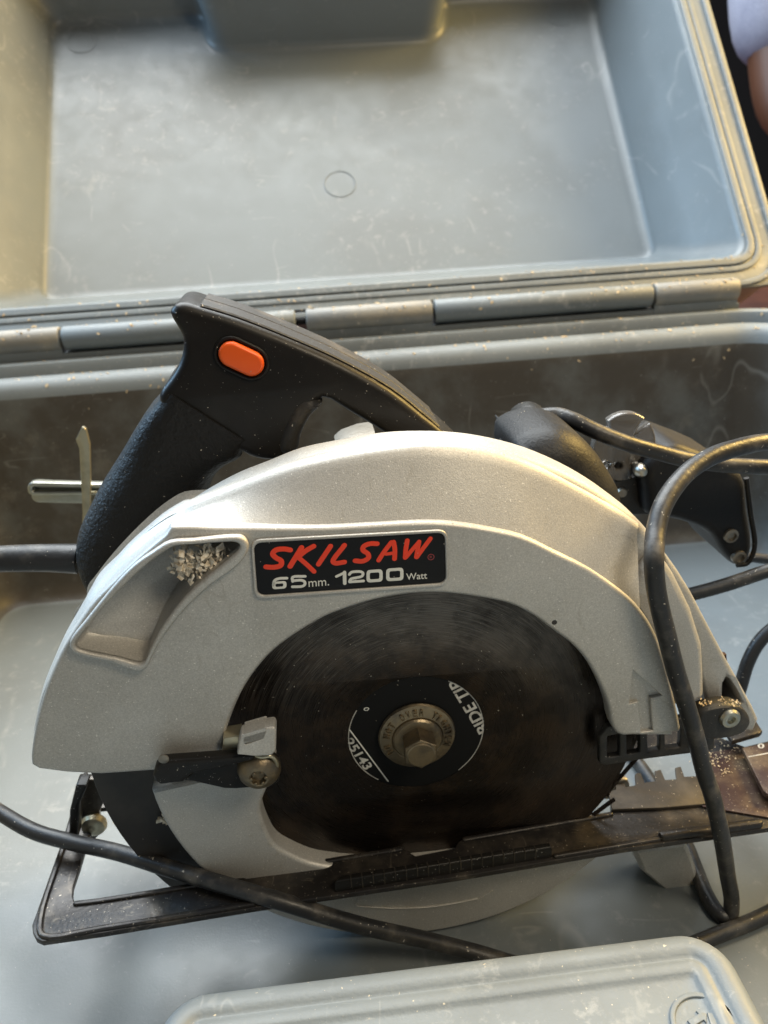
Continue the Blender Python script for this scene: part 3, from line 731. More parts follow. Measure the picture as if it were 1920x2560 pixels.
for cx, cy, hw, hh in ((930, 524, 56, 43), (1070, 514, 60, 44), (272, 588, 50, 26)):
    def rr_(a, b, r): return [tuple(P2(ZBt(p.x, p.y), LY)) for p in round_poly([(cx - a, cy - b + .07 * a), (cx + a, cy - b - .07 * a), (cx + a, cy + b - .07 * a), (cx - a, cy + b + .07 * a)], r, 5)]
    plate("white_lettering", [rr_(hw, hh, 26), rr_(hw - 23, hh - (20 if hh > 30 else 15), 12)], LY - 0.08, LY, 'white', lab, 0.01)
label_text("mm.", (475, 601), (616, 590), (473, 562), 0.0)
label_text("Watt", (1150, 553), (1294, 543), (1148, 508), 0.005)
q = P2(ZBt(1320, 394), LY); rr = 24 * k_pen
plate("registered_mark", [circ(rr, 24, q.x, q.y), circ(rr * .8, 24, q.x, q.y)], LY - 0.06, LY, 'darkred', lab, 0.01)
text_quad("registered_mark", "R", (q.x - rr * .35, q.y - rr * .4), (q.x + rr * .35, q.y - rr * .4), (q.x - rr * .35, q.y + rr * .4), LY, 'darkred', lab, 0, 0.05)

# ---- front bracket of the guard (right) with dusty slot, pivot arm and rivet
br = SL([(1617, 1330), (1659, 1389), (1693, 1444), (1726, 1507), (1769, 1588), (1811, 1663), (1844, 1723), (1857, 1752), (1845, 1780), (1790, 1780), (1740, 1760), (1700, 1600), (1640, 1450)], 8)
slot = SL([(1771, 1664), (1778, 1651), (1788, 1655), (1800, 1682), (1812, 1708), (1796, 1726), (1776, 1740), (1768, 1735)], 8)
plate("front_bracket", [br, slot], -4, 12, 'silver', guard, 2.0, smooth=40)
plate("slot_backing", [SL([(1755, 1640), (1820, 1640), (1830, 1750), (1755, 1750)], 8)], 9, 11, 'maroon', guard, 0.3)
arm = SL([(1740, 1772), (1775, 1757), (1830, 1754), (1858, 1770), (1868, 1796), (1852, 1820), (1800, 1836), (1742, 1832)], -10)
pa = plate("bevel_pivot_arm", [sm2(arm, 3)], -13, -6, 'dusty_black', saw, 1.6)
q = P2((1823, 1794), -13)
lathe("rivet", [(3.8, -12.8), (3.9, -13.6), (3.3, -14.6), (2.4, -14.9), (1.6, -14.6), (1.3, -13.4), (0.1, -13.2)], q.x, q.y, 'zinc', pa, 28)

# ---- perforated depth bracket beside the blade
def quad(p4, r=0.6): return [(p.x, p.y) for p in round_poly(SL(p4, -6), r, 3)]
pb = [(p.x, p.y) for p in round_poly(SL([ZQ(120, 660), ZQ(195, 565), ZQ(560, 500), ZQ(1150, 480), ZQ(1150, 770), ZQ(940, 803), ZQ(480, 862), ZQ(170, 912), ZQ(118, 892)], -6), 1.2, 3)]
hs = [quad([ZQ(190, 650), ZQ(300, 630), ZQ(300, 828), ZQ(190, 840)]), quad([ZQ(362, 615), ZQ(480, 600), ZQ(480, 795), ZQ(365, 815)]),
      quad([ZQ(545, 600), ZQ(660, 590), ZQ(655, 775), ZQ(555, 800)]), quad([ZQ(705, 590), ZQ(845, 580), ZQ(840, 750), ZQ(710, 765)])]
plate("depth_bracket", [pb] + hs, -8.5, -5.5, 'dusty_black', saw, 0.6)

# ---- riving knife
kn = [(117.5 * math.cos(math.radians(t)), 117.5 * math.sin(math.radians(t))) for t in range(172, 222, 3)]
kn += [(93.5 * math.cos(math.radians(t)), 93.5 * math.sin(math.radians(t))) for t in range(221, 168, -3)]
plate("riving_knife", [kn], -0.2, 2.2, 'dark', saw, 0.3)

BZ = -53.0
# ---- lower guard (silver crescent, passes below the shoe)
R0 = 95.5
lo = [(R0 * math.cos(math.radians(t)), R0 * math.sin(math.radians(t)) - 0.5) for t in range(183, 323, 3)]
inner = SL([(1440, 2110), (1300, 2130), (1000, 2170), (850, 2166), (777, 2154), (727, 2133), (700, 2118), (684, 2103), (671, 2080), (658, 2048), (653, 2022), (654, 2006), (661, 1983), (671, 1962), (684, 1930), (690, 1905)], -8)
lo = lo + sm2o(inner, 3)
lg_ = plate("lower_guard", [lo], -9.0, 7.0, 'silver', saw, 1.8, res=4, smooth=40)
arr = [(905, 2236), (896, 2250), (888, 2262), (930, 2267), (1000, 2270), (1080, 2266), (1140, 2257), (1192, 2246)]
plate("embossed_arrow", [stroke([P2(p, -9) for p in arr], 0.7)], -9.5, -8.9, 'silver', lg_, 0.2)
plate("embossed_arrow", [stroke([P2((1192, 2250), -9), P2((1230, 2226), -9)], 0.7)], -9.45, -8.85, 'silver', lg_, 0.2)
tabo = SL([(1560, 2080), (1582, 2135), (1655, 2198), (1668, 2202), (1720, 2168), (1724, 2152), (1712, 2110), (1690, 2060)], 8)
tb = plate("guard_stop_tab", [[(p.x, p.y) for p in round_poly(tabo, 2.0, 4)]], -2, 14, 'silver', saw, 3.2, res=4)
plate("guard_return_tab", [sm2(SL([(1484, 1972), (1494, 1962), (1530, 1954), (1570, 1950), (1570, 1992), (1530, 2000), (1500, 1998), (1487, 1988)], 14), 3)], 14, 17, 'steel', lg_, 1.0)

# ---- lower guard lever (left)
lev = plate("lever_plate", [[(p.x, p.y) for p in round_poly(SL([ZV(160, 700), ZV(480, 690), ZV(640, 560), ZV(1215, 440), ZV(1400, 430), ZV(1480, 480), ZV(1490, 560), ZV(1472, 735), ZV(1400, 782), ZV(1000, 812), ZV(880, 808), ZV(500, 722)], -19), 0.7, 3)]],
            -20.2, -18.4, 'black', saw, 0.5)
top_arm = [(p.x, p.y) for p in round_poly(SL([ZV(108, 640), ZV(135, 550), ZV(190, 488), ZV(850, 440), ZV(1213, 408), ZV(1218, 470), ZV(860, 560), ZV(520, 630), ZV(440, 712), ZV(190, 742), ZV(125, 700)], -22), 1.2, 4)]
plate("lever_arm", [top_arm], -24.6, -20.0, 'black', lev, 1.3, res=4)
q = P2(ZV(212, 522), -25)
lathe("rivet", [(1.7, -24.4), (1.7, -24.8), (1.2, -25.1), (0.1, -25.2)], q.x, q.y, 'steel', lev, 20)
thumb = [(p.x, p.y) for p in round_poly(SL([ZV(1018, 412), ZV(1040, 270), ZV(1060, 205), ZV(1330, 125), ZV(1425, 110), ZV(1447, 150), ZV(1442, 370), ZV(1398, 425), ZV(1225, 434)], -24), [0.6, .6, 1, 1, 1.4, 1.4, 1.6, 1.6, .6], 4)]
rec = [(p.x, p.y) for p in round_poly(SL([ZV(1090, 235), ZV(1335, 165), ZV(1300, 280), ZV(1100, 350)], -26), 0.4, 3)]
tl = plate("thumb_lever", [thumb, rec], -26.5, -20.6, 'silver', lev, 0.9, res=4, smooth=50, hole_bevel=[0.2])
def shr(pts, k):
    c = sum((Vector(p) for p in pts), Vector((0, 0))) / len(pts); return [tuple(c + (Vector(p) - c) * k) for p in pts]
loft("thumb_recess", [[(x, -26.3, z) for x, z in shr(rec, 1.04)], [(x, -24.6, z) for x, z in shr(rec, 0.75)], [(x, -24.2, z) for x, z in shr(rec, 0.6)]], 'silver', tl, False, True, 30)
plate("thumb_stem", [SL([ZV(860, 430), ZV(868, 240), ZV(1060, 205), ZV(1060, 430)], -18)], -20.4, -14, 'brass', lev, 0.6)
q = P2(ZV(1255, 650), -22)
lathe("lever_screw", [(7.2, -20.0), (7.3, -20.8), (6.6, -22.8), (5.0, -24.6), (3.2, -25.4), (2.7, -25.3), (2.2, -23.6), (0.1, -23.4)], q.x, q.y, 'bolt', lev, 32)
for k in range(6):
    a = k * math.pi / 3
    plate("torx_lobe", [circ(0.62, 10, q.x + 2.45 * math.cos(a), q.y + 2.45 * math.sin(a))], -25.6, -24.2, 'bolt', lev, 0.15)
tube("return_spring", [S(*ZV(1215, 470), -22), S(*ZV(1290, 490), -23), S(*ZV(1380, 480), -23), S(*ZV(1440, 540), -22.5), S(*ZV(1445, 620), -22), S(*ZV(1400, 695), -22)], 0.75, 'brass', lev, 8, 2)

# ---- shoe (base plate)
BZ = -53.0
outl = [(80, 2312), (82, 2332), (90, 2347), (106, 2354), (253, 2333), (633, 2270), (1149, 2192), (1558, 2122), (1882, 2076)]
o2 = ZL(outl, BZ)
XR = 163.0
o2 += [(XR, o2[-1][1] + 0.3), (XR, 30.0)] + ZL([(1862, 1866)], BZ) + [(141, 36), (126, 40), (126, 60), (-140, 60)] + ZL([(203, 1939), (181, 2006), (177, 2048), (148, 2120)], BZ)
hole2 = ZL([(186, 2253), (253, 2246), (464, 2212), (600, 2188), (769, 2156), (980, 2120), (1006, 2117), (1020, 2128), (1038, 2139), (1136, 2120), (1146, 2104), (1160, 2094), (1526, 2031), (1526, 2004), (1620, 1990), (1756, 1972), (1772, 1885)], BZ)
hole2 += [(120, 34), (-95, 34)] + ZL([(250, 2020), (222, 2090), (200, 2165), (183, 2215), (181, 2240)], BZ)
shoe = plate("shoe_plate", [o2, hole2], BZ - 2.4, BZ, 'base', saw, 0.5, 'z')
def zbar(name, pts, z0, z1, w, mat, parent, bev=0.5):
    return plate(name, [stroke(ZL(pts, (z0 + z1) / 2), w, 4)], z0, z1, mat, parent, bev, 'z')
# turned-up beads along the edges
def offset_line(pts, dy): return [(x, y + dy) for x, y in ZL(pts, BZ)]
plate("edge_bead", [stroke([(x + 1.6, y + 1.6) for x, y in ZL([(203, 1945), (148, 2120), (86, 2316)], BZ)] + [(x, y + 1.7) for x, y in ZL([(106, 2352), (253, 2333), (633, 2270)], BZ)], 2.2, 5)], BZ - 0.5, BZ + 1.2, 'base', shoe, 0.8, 'z')
plate("edge_bead", [stroke([(x, y - 1.2) for x, y in ZL([(192, 2253), (253, 2246), (464, 2212), (600, 2188), (769, 2156), (1000, 2118)], BZ)], 2.0, 3)], BZ - 0.5, BZ + 1.0, 'base', shoe, 0.7, 'z')
plate("edge_bead", [stroke([(x, y - 1.2) for x, y in ZL([(1160, 2094), (1524, 2031)], BZ)], 2.0, 3)], BZ - 0.5, BZ + 1.0, 'base', shoe, 0.7, 'z')
plate("edge_bead", [stroke([(x, y + 1.4) for x, y in ZL([(1392, 2150), (1650, 2106)], BZ)], 2.0, 3)], BZ - 0.5, BZ + 1.4, 'base', shoe, 0.7, 'z')
plate("edge_bead", [stroke([(x, y + 1.8) for x, y in ZL([(1662, 2104), (1900, 2072)], BZ)], 3.6, 3)], BZ - 0.8, BZ + 2.6, 'base', shoe, 1.2, 'z')
# toothed front plate lies on the shoe
tp = ZL([(1529, 2030), (1520, 1987), (1539, 1980), (1536, 1952), (1540, 1948), (1554, 1948), (1564, 1974), (1588, 1969), (1586, 1944), (1590, 1939), (1601, 1939), (1611, 1963), (1637, 1959), (1636, 1934), (1651, 1930), (1662, 1956),
         (1690, 1954), (1687, 1926), (1701, 1922), (1710, 1948), (1752, 1946), (1764, 2016), (1650, 2026)], BZ)
plate("toothed_plate", [tp], BZ + 0.02, BZ + 1.5, 'dusty_steel', shoe, 0.3, 'z')
plate("front_wear_plate", [ZL([(1755, 2020), (1750, 1952), (1776, 1884), (1850, 1874), (1880, 1900), (1930, 1990), (1990, 2040), (1985, 2058)], BZ)], BZ + 0.02, BZ + 0.9, 'maroon', shoe, 0.2, 'z')
# cutting scale on the near edge
a, b = Vector(ZL([(838, 2224)], BZ)[0]), Vector(ZL([(1376, 2138)], BZ)[0])
dv = (b - a).normalized(); nv = Vector((-dv.y, dv.x))
rl = [tuple(a - nv * 1.2), tuple(b - nv * 1.2), tuple(b + nv * 1.6), tuple(a + nv * 1.6 + dv * 2.5)]
ruler = plate("edge_scale", [rl], BZ - 1.0, BZ + 5.4, 'black', shoe, 1.1, 'z', res=4)
nt_ = 20; seglen = (b - a).length / nt_
for k in range(1, nt_):
    p = a + dv * (seglen * k + 2)
    if k == nt_ - 1: continue
    lp = [tuple(p - nv * 1.34 - dv * .2), tuple(p - nv * 1.34 + dv * .2), tuple(p + nv * 1.2 + dv * .2), tuple(p + nv * 1.2 - dv * .2)]
    plate("scale_tick", [lp], BZ + (1.2 if k % 2 else 0.2), BZ + 5.5, 'dusty_steel', ruler, 0.08, 'z', res=1)
# bevel scale plates at the front
s0 = plate("bevel_scale", [ZL([(1855, 1868), (1960, 1850), (1990, 1990), (1918, 1985), (1908, 1976)], BZ + 6)], BZ + 3.5, BZ + 6, 'maroon', shoe, 0.5, 'z')
def flat_text(s, BL, BR, TL, z, mat, parent):
    me = text_mesh(s, 0.02, 0.01); xs = [v.co.x for v in me.vertices]; ys = [v.co.y for v in me.vertices]
    BL, BR, TL = (Vector(ZL([p], z)[0]) for p in (BL, BR, TL))
    for v in me.vertices:
        p = BL + (BR - BL) * ((v.co.x - min(xs)) / (max(xs) - min(xs))) + (TL - BL) * ((v.co.y - min(ys)) / (max(ys) - min(ys)))
        v.co = Vector((p.x, p.y, z + (0.06 if v.co.z > 0 else -.02))) * MM
    return finish("scale_figure", me, mat, parent, 0)
flat_text("0", (1896, 1872), (1912, 1870), (1893, 1860), BZ + 6, 'offwhite', s0)
plate("scale_line", [stroke(ZL([(1872, 1892), (1925, 1882)], BZ + 6), 0.5)], BZ + 6, BZ + 6.06, 'offwhite', s0, 0.01, 'z')
s45 = plate("bevel_scale", [ZL([(1818, 1834), (1800, 1800), (1880, 1785), (1906, 1826), (1900, 1832), (1830, 1852)], BZ + 9)], BZ + 6.5, BZ + 9, 'base', shoe, 0.5, 'z')
flat_text("45°", (1862, 1822), (1890, 1822), (1858, 1800), BZ + 9, 'offwhite', s45)
# rear depth pivot bracket (left) with bolt
rb = SL([(222, 1940), (206, 1975), (203, 2060), (212, 2098), (228, 2100), (250, 2080), (252, 2020), (285, 1945)], 30)
pv = plate("rear_pivot_bracket", [[(p.x, p.y) for p in round_poly(rb, 1.5, 3)]], 28, 31, 'base', saw, 0.6)
rb2 = SL([(196, 1945), (180, 2010), (178, 2075), (200, 2085), (206, 1990), (226, 1945)], 22)
plate("rear_pivot_bracket", [[(p.x, p.y) for p in round_poly(rb2, 1.2, 3)]], 18, 25, 'black', saw, 1.0)
q = P2((235, 2061), 27)
lathe("pivot_bolt", [(5.2, 28), (5.4, 26.8), (4.6, 25.2), (2.8, 24.2), (1.6, 24.0), (0.1, 24.4)], q.x, q.y, 'brass', pv, 28)

# ---- gear case, motor and handle behind the guard
gear = plate("gear_case", [sm2([(-62, -40), (-70, 20), (-45, 66), (0, 84), (45, 76), (76, 40), (80, -10), (60, -44)], 4)], 13.5, 46, 'dusty_black', saw, 5)
nose = SL([(1271, 1100), (1295, 1078), (1325, 1066), (1380, 1058), (1431, 1075), (1473, 1113), (1507, 1160), (1532, 1206), (1540, 1240), (1520, 1330), (1400, 1330), (1300, 1250)], 30)
plate("motor_nose", [sm2(nose, 4)], 15, 62, 'motorblack', saw, 13, res=6, smooth=60)
knob = SL([(1283, 1060), (1285, 1035), (1306, 1018), (1332, 1012), (1358, 1022), (1372, 1050), (1360, 1090), (1300, 1100)], 66)
plate("front_knob", [sm2(knob, 4)], 56, 78, 'black', saw, 8, res=6, smooth=60)
mot = SL([(1614, 1175), (1640, 1142), (1690, 1116), (1740, 1128), (1862, 1190), (1876, 1277), (1887, 1374), (1870, 1413), (1843, 1419), (1818, 1394), (1782, 1341), (1720, 1312), (1665, 1299), (1625, 1292), (1616, 1240)], 62)
motor = plate("motor_housing", [sm2(mot, 3)], 62, 104, 'motorblack', saw, 5, res=5, smooth=50)
for px in ((1826, 1338), (1846, 1392)):
    q = P2(px, 60)
    q = P2(px, 62); lathe("housing_screw", [(3.2, 63), (3.2, 60.8), (2.0, 60.4), (1.8, 61.6), (0.1, 61.6)], q.x, q.y, 'steel', motor, 20)
tube("housing_rib", [S(1866, 1195, 61), S(1876, 1280, 61), S(1886, 1370, 61), S(1868, 1408, 61), S(1842, 1413, 61)], 1.1, 'black', motor, 6)
plate("bright_cover", [SL([(840, 1122), (858, 1106), (900, 1091), (938, 1085), (950, 1122)], 52)], 50, 70, 'steel', saw, 2)

# handle: D shaped loop
HY0, HY1 = 24.0, 54.0
top_front = [ZI(1180, 882), ZI(1100, 818), ZI(900, 660), ZI(600, 492), ZI(300, 358), ZI(0, 240), ZH(1300, 200), ZH(1180, 165)]
nub = [ZH(1090, 140), ZH(1035, 150), ZH(1005, 190), ZH(1015, 230), ZH(1045, 280), ZH(1072, 330), ZH(1082, 400), ZH(1062, 490), ZH(1020, 570), ZH(940, 690), ZH(850, 810), ZH(760, 950), ZH(690, 1070), ZH(620, 1180), ZH(560, 1280), ZH(510, 1380)]
low = [ZA(455, 190), ZA(428, 260), ZA(428, 340), ZA(436, 410), ZA(462, 480), ZA(515, 575), (260, 1560), (380, 1600), (470, 1500)]
grip_r = [(505, 1300), (536, 1194), (570, 1160), (610, 1137), (655, 1146), (700, 1150), (730, 1135)]
trig_in = [(744, 1120), (746, 1100), (756, 1068), (778, 1030), (808, 998)]
under = [(870, 1030), (946, 1076), (1010, 1120), (1090, 1180), (1180, 1160)]
cutline = [ZH(960, 770), ZH(1060, 850), ZH(1230, 930), ZH(1400, 1010), (640, 1150), (700, 1152), (730, 1136)]
HB = sm2(SL(top_front + nub[:10] + cutline + trig_in + under, HY0), 3)
handle = plate("handle", [HB], HY0, HY1, 'black', saw, 3.0, res=4, smooth=60)
# top spine strip: the moulded seam along the back of the handle
seam = [S(*p, HY0 + 15) for p in [ZH(1120, 95), ZH(1300, 118), ZI(0, 170), ZI(300, 285), ZI(600, 425), ZI(900, 600), ZI(1100, 755), ZI(1240, 870)]]
def spine(y0, y1):
    px = [ZI(1186, 886), ZI(1100, 814), ZI(900, 656), ZI(600, 488), ZI(300, 354), ZI(0, 236), ZH(1300, 196), ZH(1180, 161)]
    base = catmull([S(p[0], p[1], HY0) for p in px], 6); v = []; n = len(base)
    for lift, ya, yb in ((0.1, y0, y1), (0.55, y0 + 0.5, y1 - 0.5)):
        for y in (ya, yb):
            for i, p in enumerate(base):
                d = (base[min(i + 1, n - 1)] - base[max(i - 1, 0)]).normalized(); nr = Vector((d.z, 0, -d.x))
                if nr.z < 0: nr = -nr
                v.append((p.x + nr.x * lift, y, p.z + nr.z * lift))
    f = []
    for i in range(n - 1):
        for a_, b_ in ((0, 2), (2, 3), (3, 1), (1, 0)): f.append((a_ * n + i, a_ * n + i + 1, b_ * n + i + 1, b_ * n + i))
    return mesh("handle_spine", v, f, 'dusty_black', handle, 30)
spine(HY0 + 2.6, HY0 + 14.6); spine(HY0 + 15.3, HY1 - 2.6)
def along(px_list, y, lift=0.0):
    return [S(px, py, y) + Vector((0, 0, lift)) for px, py in px_list]
# textured sleeve over the lower grip
GL = [ZH(990, 655), ZH(925, 742), ZH(850, 812), ZH(758, 950), ZH(688, 1070), ZH(618, 1180), ZH(558, 1280), ZH(508, 1380), ZA(453, 190), ZA(426, 300), ZA(436, 415), ZA(470, 500), ZA(520, 580)]
GR = [ZH(1480, 930), ZH(1430, 1010), (604, 1140), (566, 1165), (534, 1200), (512, 1262), (498, 1330), (480, 1400), (470, 1440), (450, 1480), (420, 1520), (380, 1545), (330, 1550)]
gl_ = catmull([S(a, b, 24.5 + min(5.5, 0.9 * i)) for i, (a, b) in enumerate(GL)], 3); gr_ = catmull([S(a, b, 30) for a, b in GR], 3)
rings = []
for i, (a, b) in enumerate(zip(gl_, gr_)):
    m = (a + b) / 2; h = (b - a) / 2; ex = 2.5 + 5.0 * max(0.0, 1 - i / 14) ** 1.5; k = 1.0; h = h * (1.03 - 0.03 * min(1, i / 8))
    if i >= len(gl_) - 6: k = 1.0 - 0.035 * (i - len(gl_) + 6)
    ring = []
    for t in range(40):
        th = 2 * math.pi * t / 40; c_, s_ = math.cos(th), math.sin(th)
        u = math.copysign(abs(c_) ** (2 / ex), c_); w_ = math.copysign(abs(s_) ** (2 / ex), s_)
        q = m + h * u; ring.append((q.x, 39.0 + 16.0 * w_ * k, q.z))
    rings.append(ring)
loft("textured_grip", rings, 'grip', handle, True, True, 60)
# trigger
tr = SL([(790, 992), (757, 991), (735, 1010), (716, 1042), (700, 1075), (694, 1104), (698, 1122), (716, 1130), (742, 1120), (752, 1080), (775, 1035), (806, 1000)], HY0 + 4)
plate("trigger", [sm2(tr, 3)], HY0 - 1.0, HY1 - 4, 'dusty_black', handle, 3.2, res=5, smooth=60)
# lock-on button with bezel groove
bc = P2(ZH(1432, 463), HY0); e1 = P2(ZH(1530, 508), HY0); e0 = P2(ZH(1336, 418), HY0)
dv = (e1 - e0).normalized(); hl = (e1 - e0).length / 2
def oblong(half, r):
    nv = Vector((-dv.y, dv.x)); out = []
    for s in (1, -1):
        for k in range(13):
            t = -math.pi / 2 + math.pi * k / 12
            v = dv * (math.cos(t) * s) + nv * (math.sin(t) * s); out.append(tuple(bc + dv * (half * s) + v * r))
    return out
bt_r = 4.1
half = hl - 0.4 - bt_r * 0.45
plate("button_bezel", [oblong(half, bt_r + 1.6), oblong(half, bt_r + 0.45)], HY0 - 0.9, HY0 + 2, 'black', handle, 0.55, res=3)
plate("button_well", [oblong(half, bt_r + 0.6)], HY0 - 0.1, HY0 + 2, 'shadowblack', handle, 0.05)
plate("lock_button", [oblong(half, bt_r)], HY0 - 2.4, HY0 + 2, 'orange', handle, 1.3, res=5, smooth=60)

# ---- power cord
CR = 3.1
def cz_(px, py, z): return SZ(px, py, z)
relief = tube("strain_relief", [S(196, 1397, 39), S(120, 1395, 39), S(0, 1397, 39), S(-120, 1402, 39)], [5.6, 5.2, 4.9, 4.0], 'cord', saw, 6, 4)
mainp = [S(-60, 1400, 39), S(-140, 1410, 39), S(-330, 1480, 25), S(-430, 1700, -10), S(-260, 1900, -40),
         SZ(-90, 1970, -42), SZ(0, 2031, -43), SZ(84, 2078, -44.5), SZ(169, 2103, -45.5), SZ(295, 2131, -46.5), SZ(422, 2171, -47), SZ(549, 2209, -47.5), SZ(700, 2253, -53),
         SZ(895, 2312, -68), SZ(1064, 2350, -82), SZ(1191, 2382, -91), SZ(1330, 2420, FLOOR + CR), SZ(1480, 2425, FLOOR + CR), SZ(1640, 2396, FLOOR + CR), SZ(1790, 2339, FLOOR + CR), SZ(1920, 2285, FLOOR + CR),
         SZ(2060, 2190, FLOOR + CR), SZ(2200, 1950, -80), SD(2280, 1600, 330), SD(2200, 1250, 300), SD(2060, 1125, 282),
         SD(1920, 1105, 268), SD(1834, 1122, 262), SD(1779, 1141, 258), SD(1723, 1177, 253), SD(1682, 1222, 248), SD(1654, 1272, 244), SD(1640, 1327, 241),
         S(1635, 1388, -22.5), S(1637, 1444, -22), S(1646, 1503, -22), S(1667, 1588, -22), S(1688, 1672, -22), S(1714, 1756, -22), S(1739, 1841, -22), S(1762, 1934, -22), S(1781, 1990, -23),
         S(1802, 2082, -25), SZ(1819, 2188, -73), SZ(1829, 2258, -89), SZ(1822, 2290, FLOOR + CR), SZ(1800, 2286, FLOOR + CR), SZ(1769, 2242, FLOOR + CR), SZ(1743, 2179, FLOOR + CR), SZ(1722, 2124, FLOOR + CR), SZ(1690, 2060, FLOOR + CR),
         SZ(1645, 1980, FLOOR + CR), SZ(1595, 1905, FLOOR + CR), SZ(1530, 1820, FLOOR + CR), SZ(1480, 1740, FLOOR + CR), SZ(1460, 1640, FLOOR + CR), SZ(1500, 1560, FLOOR + 8), SD(1600, 1515, 345),
         SD(1718, 1488, 340), SD(1811, 1463, 338), SD(1920, 1427, 336), SD(2020, 1400, 340), SD(2100, 1450, 350), SD(2040, 1530, 358), SD(1950, 1560, 360), SD(1900, 1602, 362), SD(1870, 1655, 364), SD(1853, 1710, 366), SD(1838, 1760, 368), SD(1815, 1830, 372)]
cord = tube("power_cord", mainp, CR, 'cord', saw, 8, 4)
tube("power_cord", [S(1330, 1200, 40), S(1285, 1150, 38), S(1268, 1108, 40), S(1290, 1076, 46), S(1330, 1048, 52), S(1389, 1038, 52), S(1431, 1050, 48), S(1494, 1080, 44), S(1557, 1105, 42), S(1642, 1130, 42), S(1726, 1151, 42), S(1811, 1162, 42), S(1920, 1168, 42), S(2040, 1172, 46), S(2110, 1200, 62), S(2130, 1280, 90), S(2080, 1360, 120), S(1980, 1400, 140), S(1850, 1390, 150)], CR, 'cord', saw, 8, 4)

# ================================================================== things stored in the case
# rip fence against the rear wall
def to_case(v): return FC @ (FS.transposed() @ v)
fence = empty("rip_fence", (0, 0, 0), YC, "zinc plated steel rip fence with slotted bar stored left of the handle grip", "rip fence")
YF = 170.0
def CLp(pts, y): return [(lambda q: (q.x, q.z - FLOOR))(C(a, b, y)) for a, b in pts]
bar_o = [(p.x, p.y) for p in round_poly(CLp([(78, 1200), (330, 1212), (330, 1262), (78, 1256)], YF), 4, 5)]
slot_o = [(p.x, p.y) for p in round_poly(CLp([(92, 1206), (330, 1216), (330, 1226), (92, 1222)], YF - 7), 1.5, 4)]
plate("fence_bar", [bar_o], YF, YF + 2, 'zinc', fence, 0.5)
q0 = CLp([(84, 1204), (330, 1212), (330, 1224), (84, 1224)], YF - 4)
rim_o = [(p.x, p.y) for p in round_poly(CLp([(76, 1198), (330, 1204), (330, 1228), (76, 1230)], YF), 4, 5)]
rim_i = [(p.x, p.y) for p in round_poly(CLp([(88, 1208), (330, 1213), (330, 1219), (88, 1221)], YF), 1.4, 4)]
plate("fence_slot", [rim_o, rim_i], YF - 5, YF + 0.2, 'zinc', fence, 0.8)
bl_o = CLp([(207, 1064), (191, 1097), (200, 1120), (208, 1280), (206, 1330), (226, 1330), (228, 1200), (226, 1110), (216, 1070)], YF - 8)
plate("fence_blade", [[(p.x, p.y) for p in round_poly(bl_o, 1.2, 3)]], YF - 9.5, YF - 7, 'brass', fence, 0.5)
# slotted clear disc near the right end of the rear wall
disc = empty("slotted_disc", (0, 0, 0), YC, "smoky slotted disc with a bright ball stud behind the cord at upper right", "disc")
YD = 72.0
dc = C(1562, 1120, YD); dR = (C(1640, 1120, YD).x - C(1484, 1120, YD).x) / 2
dl = []
for k in range(72):
    a = 360 * k / 72; r = dR
    if 42 <= a <= 54: r = dR * 0.42
    elif 130 <= a <= 138: r = dR * 0.78
    elif 295 <= a <= 305: r = dR * 0.6
    dl.append((dc.x + r * math.cos(math.radians(a)), dc.z - FLOOR + 1.12 * r * math.sin(math.radians(a))))
holes = [circ(dR * .13, 16, dc.x + dR * ox, dc.z - FLOOR + dR * oz) for ox, oz in ((-.55, -.55), (-.15, -.6), (-.1, 0.25))]
plate("disc_body", [dl] + holes, YD, YD + 5, 'smoke', disc, 1.0)
q = C(1598, 1172, YD - 3)
lathe("ball_stud", [(0.1, YD - 8), (1.7, YD - 7.5), (2.8, YD - 6), (3.1, YD - 4.4), (2.8, YD - 2.8), (2, YD - 1.6), (2, YD + 1)], q.x, q.z - FLOOR, 'chrome', disc, 24)
plate("disc_foot", [CLp([(1540, 1205), (1625, 1190), (1635, 1290), (1545, 1290)], YD)], YD + 1, YD + 9, 'dusty_black', disc, 1.0)
for px in ((1555, 1232), (1612, 1222)):
    q = C(*px, YD); lathe("foot_screw", [(0.1, YD - 1), (1.9, YD - 0.8), (2.3, YD), (2.3, YD + 2)], q.x, q.z - FLOOR, 'steel', disc, 20)
tube("disc_post", [(dc.x, YD + 6, 2), (dc.x, YD + 6, dc.z - FLOOR)], 4, 'dusty_black', disc, 1)

# ================================================================== person beside the case (only a sleeve and an arm in view)
person = empty("person", (0, 0, 0), 0, "person in a lavender grey shirt, bare arm hanging behind the open lid", "person")
def WD(px, py, dep): v = CAM + ray(px, py) * dep; return v + Vector((0, 0, -FLOOR))
def skin(name, V, Ed, Rd, mat, root=0):
    me = bpy.data.meshes.new(name); me.from_pydata([tuple(Vector(v) * MM) for v in V], Ed, [])
    o = bpy.data.objects.new(name, me); COL.objects.link(o)
    md = o.modifiers.new("skin", 'SKIN'); md.use_smooth_shade = True
    o.modifiers.new("sub", 'SUBSURF').levels = 2
    for i, r in enumerate(Rd):
        me.skin_vertices[0].data[i].radius = (r * MM, r * MM)
        me.skin_vertices[0].data[i].use_root = (i == root)
    dg = bpy.context.evaluated_depsgraph_get(); m2 = bpy.data.meshes.new_from_object(o.evaluated_get(dg))
    bpy.data.objects.remove(o)
    return finish(name, m2, mat, person, 0 if False else 60)
DP = 1150.0
sh = WD(1925, -260, DP); el_ = WD(1950, 290, DP); wr = WD(2200, 430, DP - 60)
ch = WD(2330, -160, DP + 60); pe = WD(2330, 800, DP + 120); sh2 = WD(2680, -260, DP + 120); nk = WD(2330, -420, DP + 60); hd = WD(2330, -600, DP + 40)
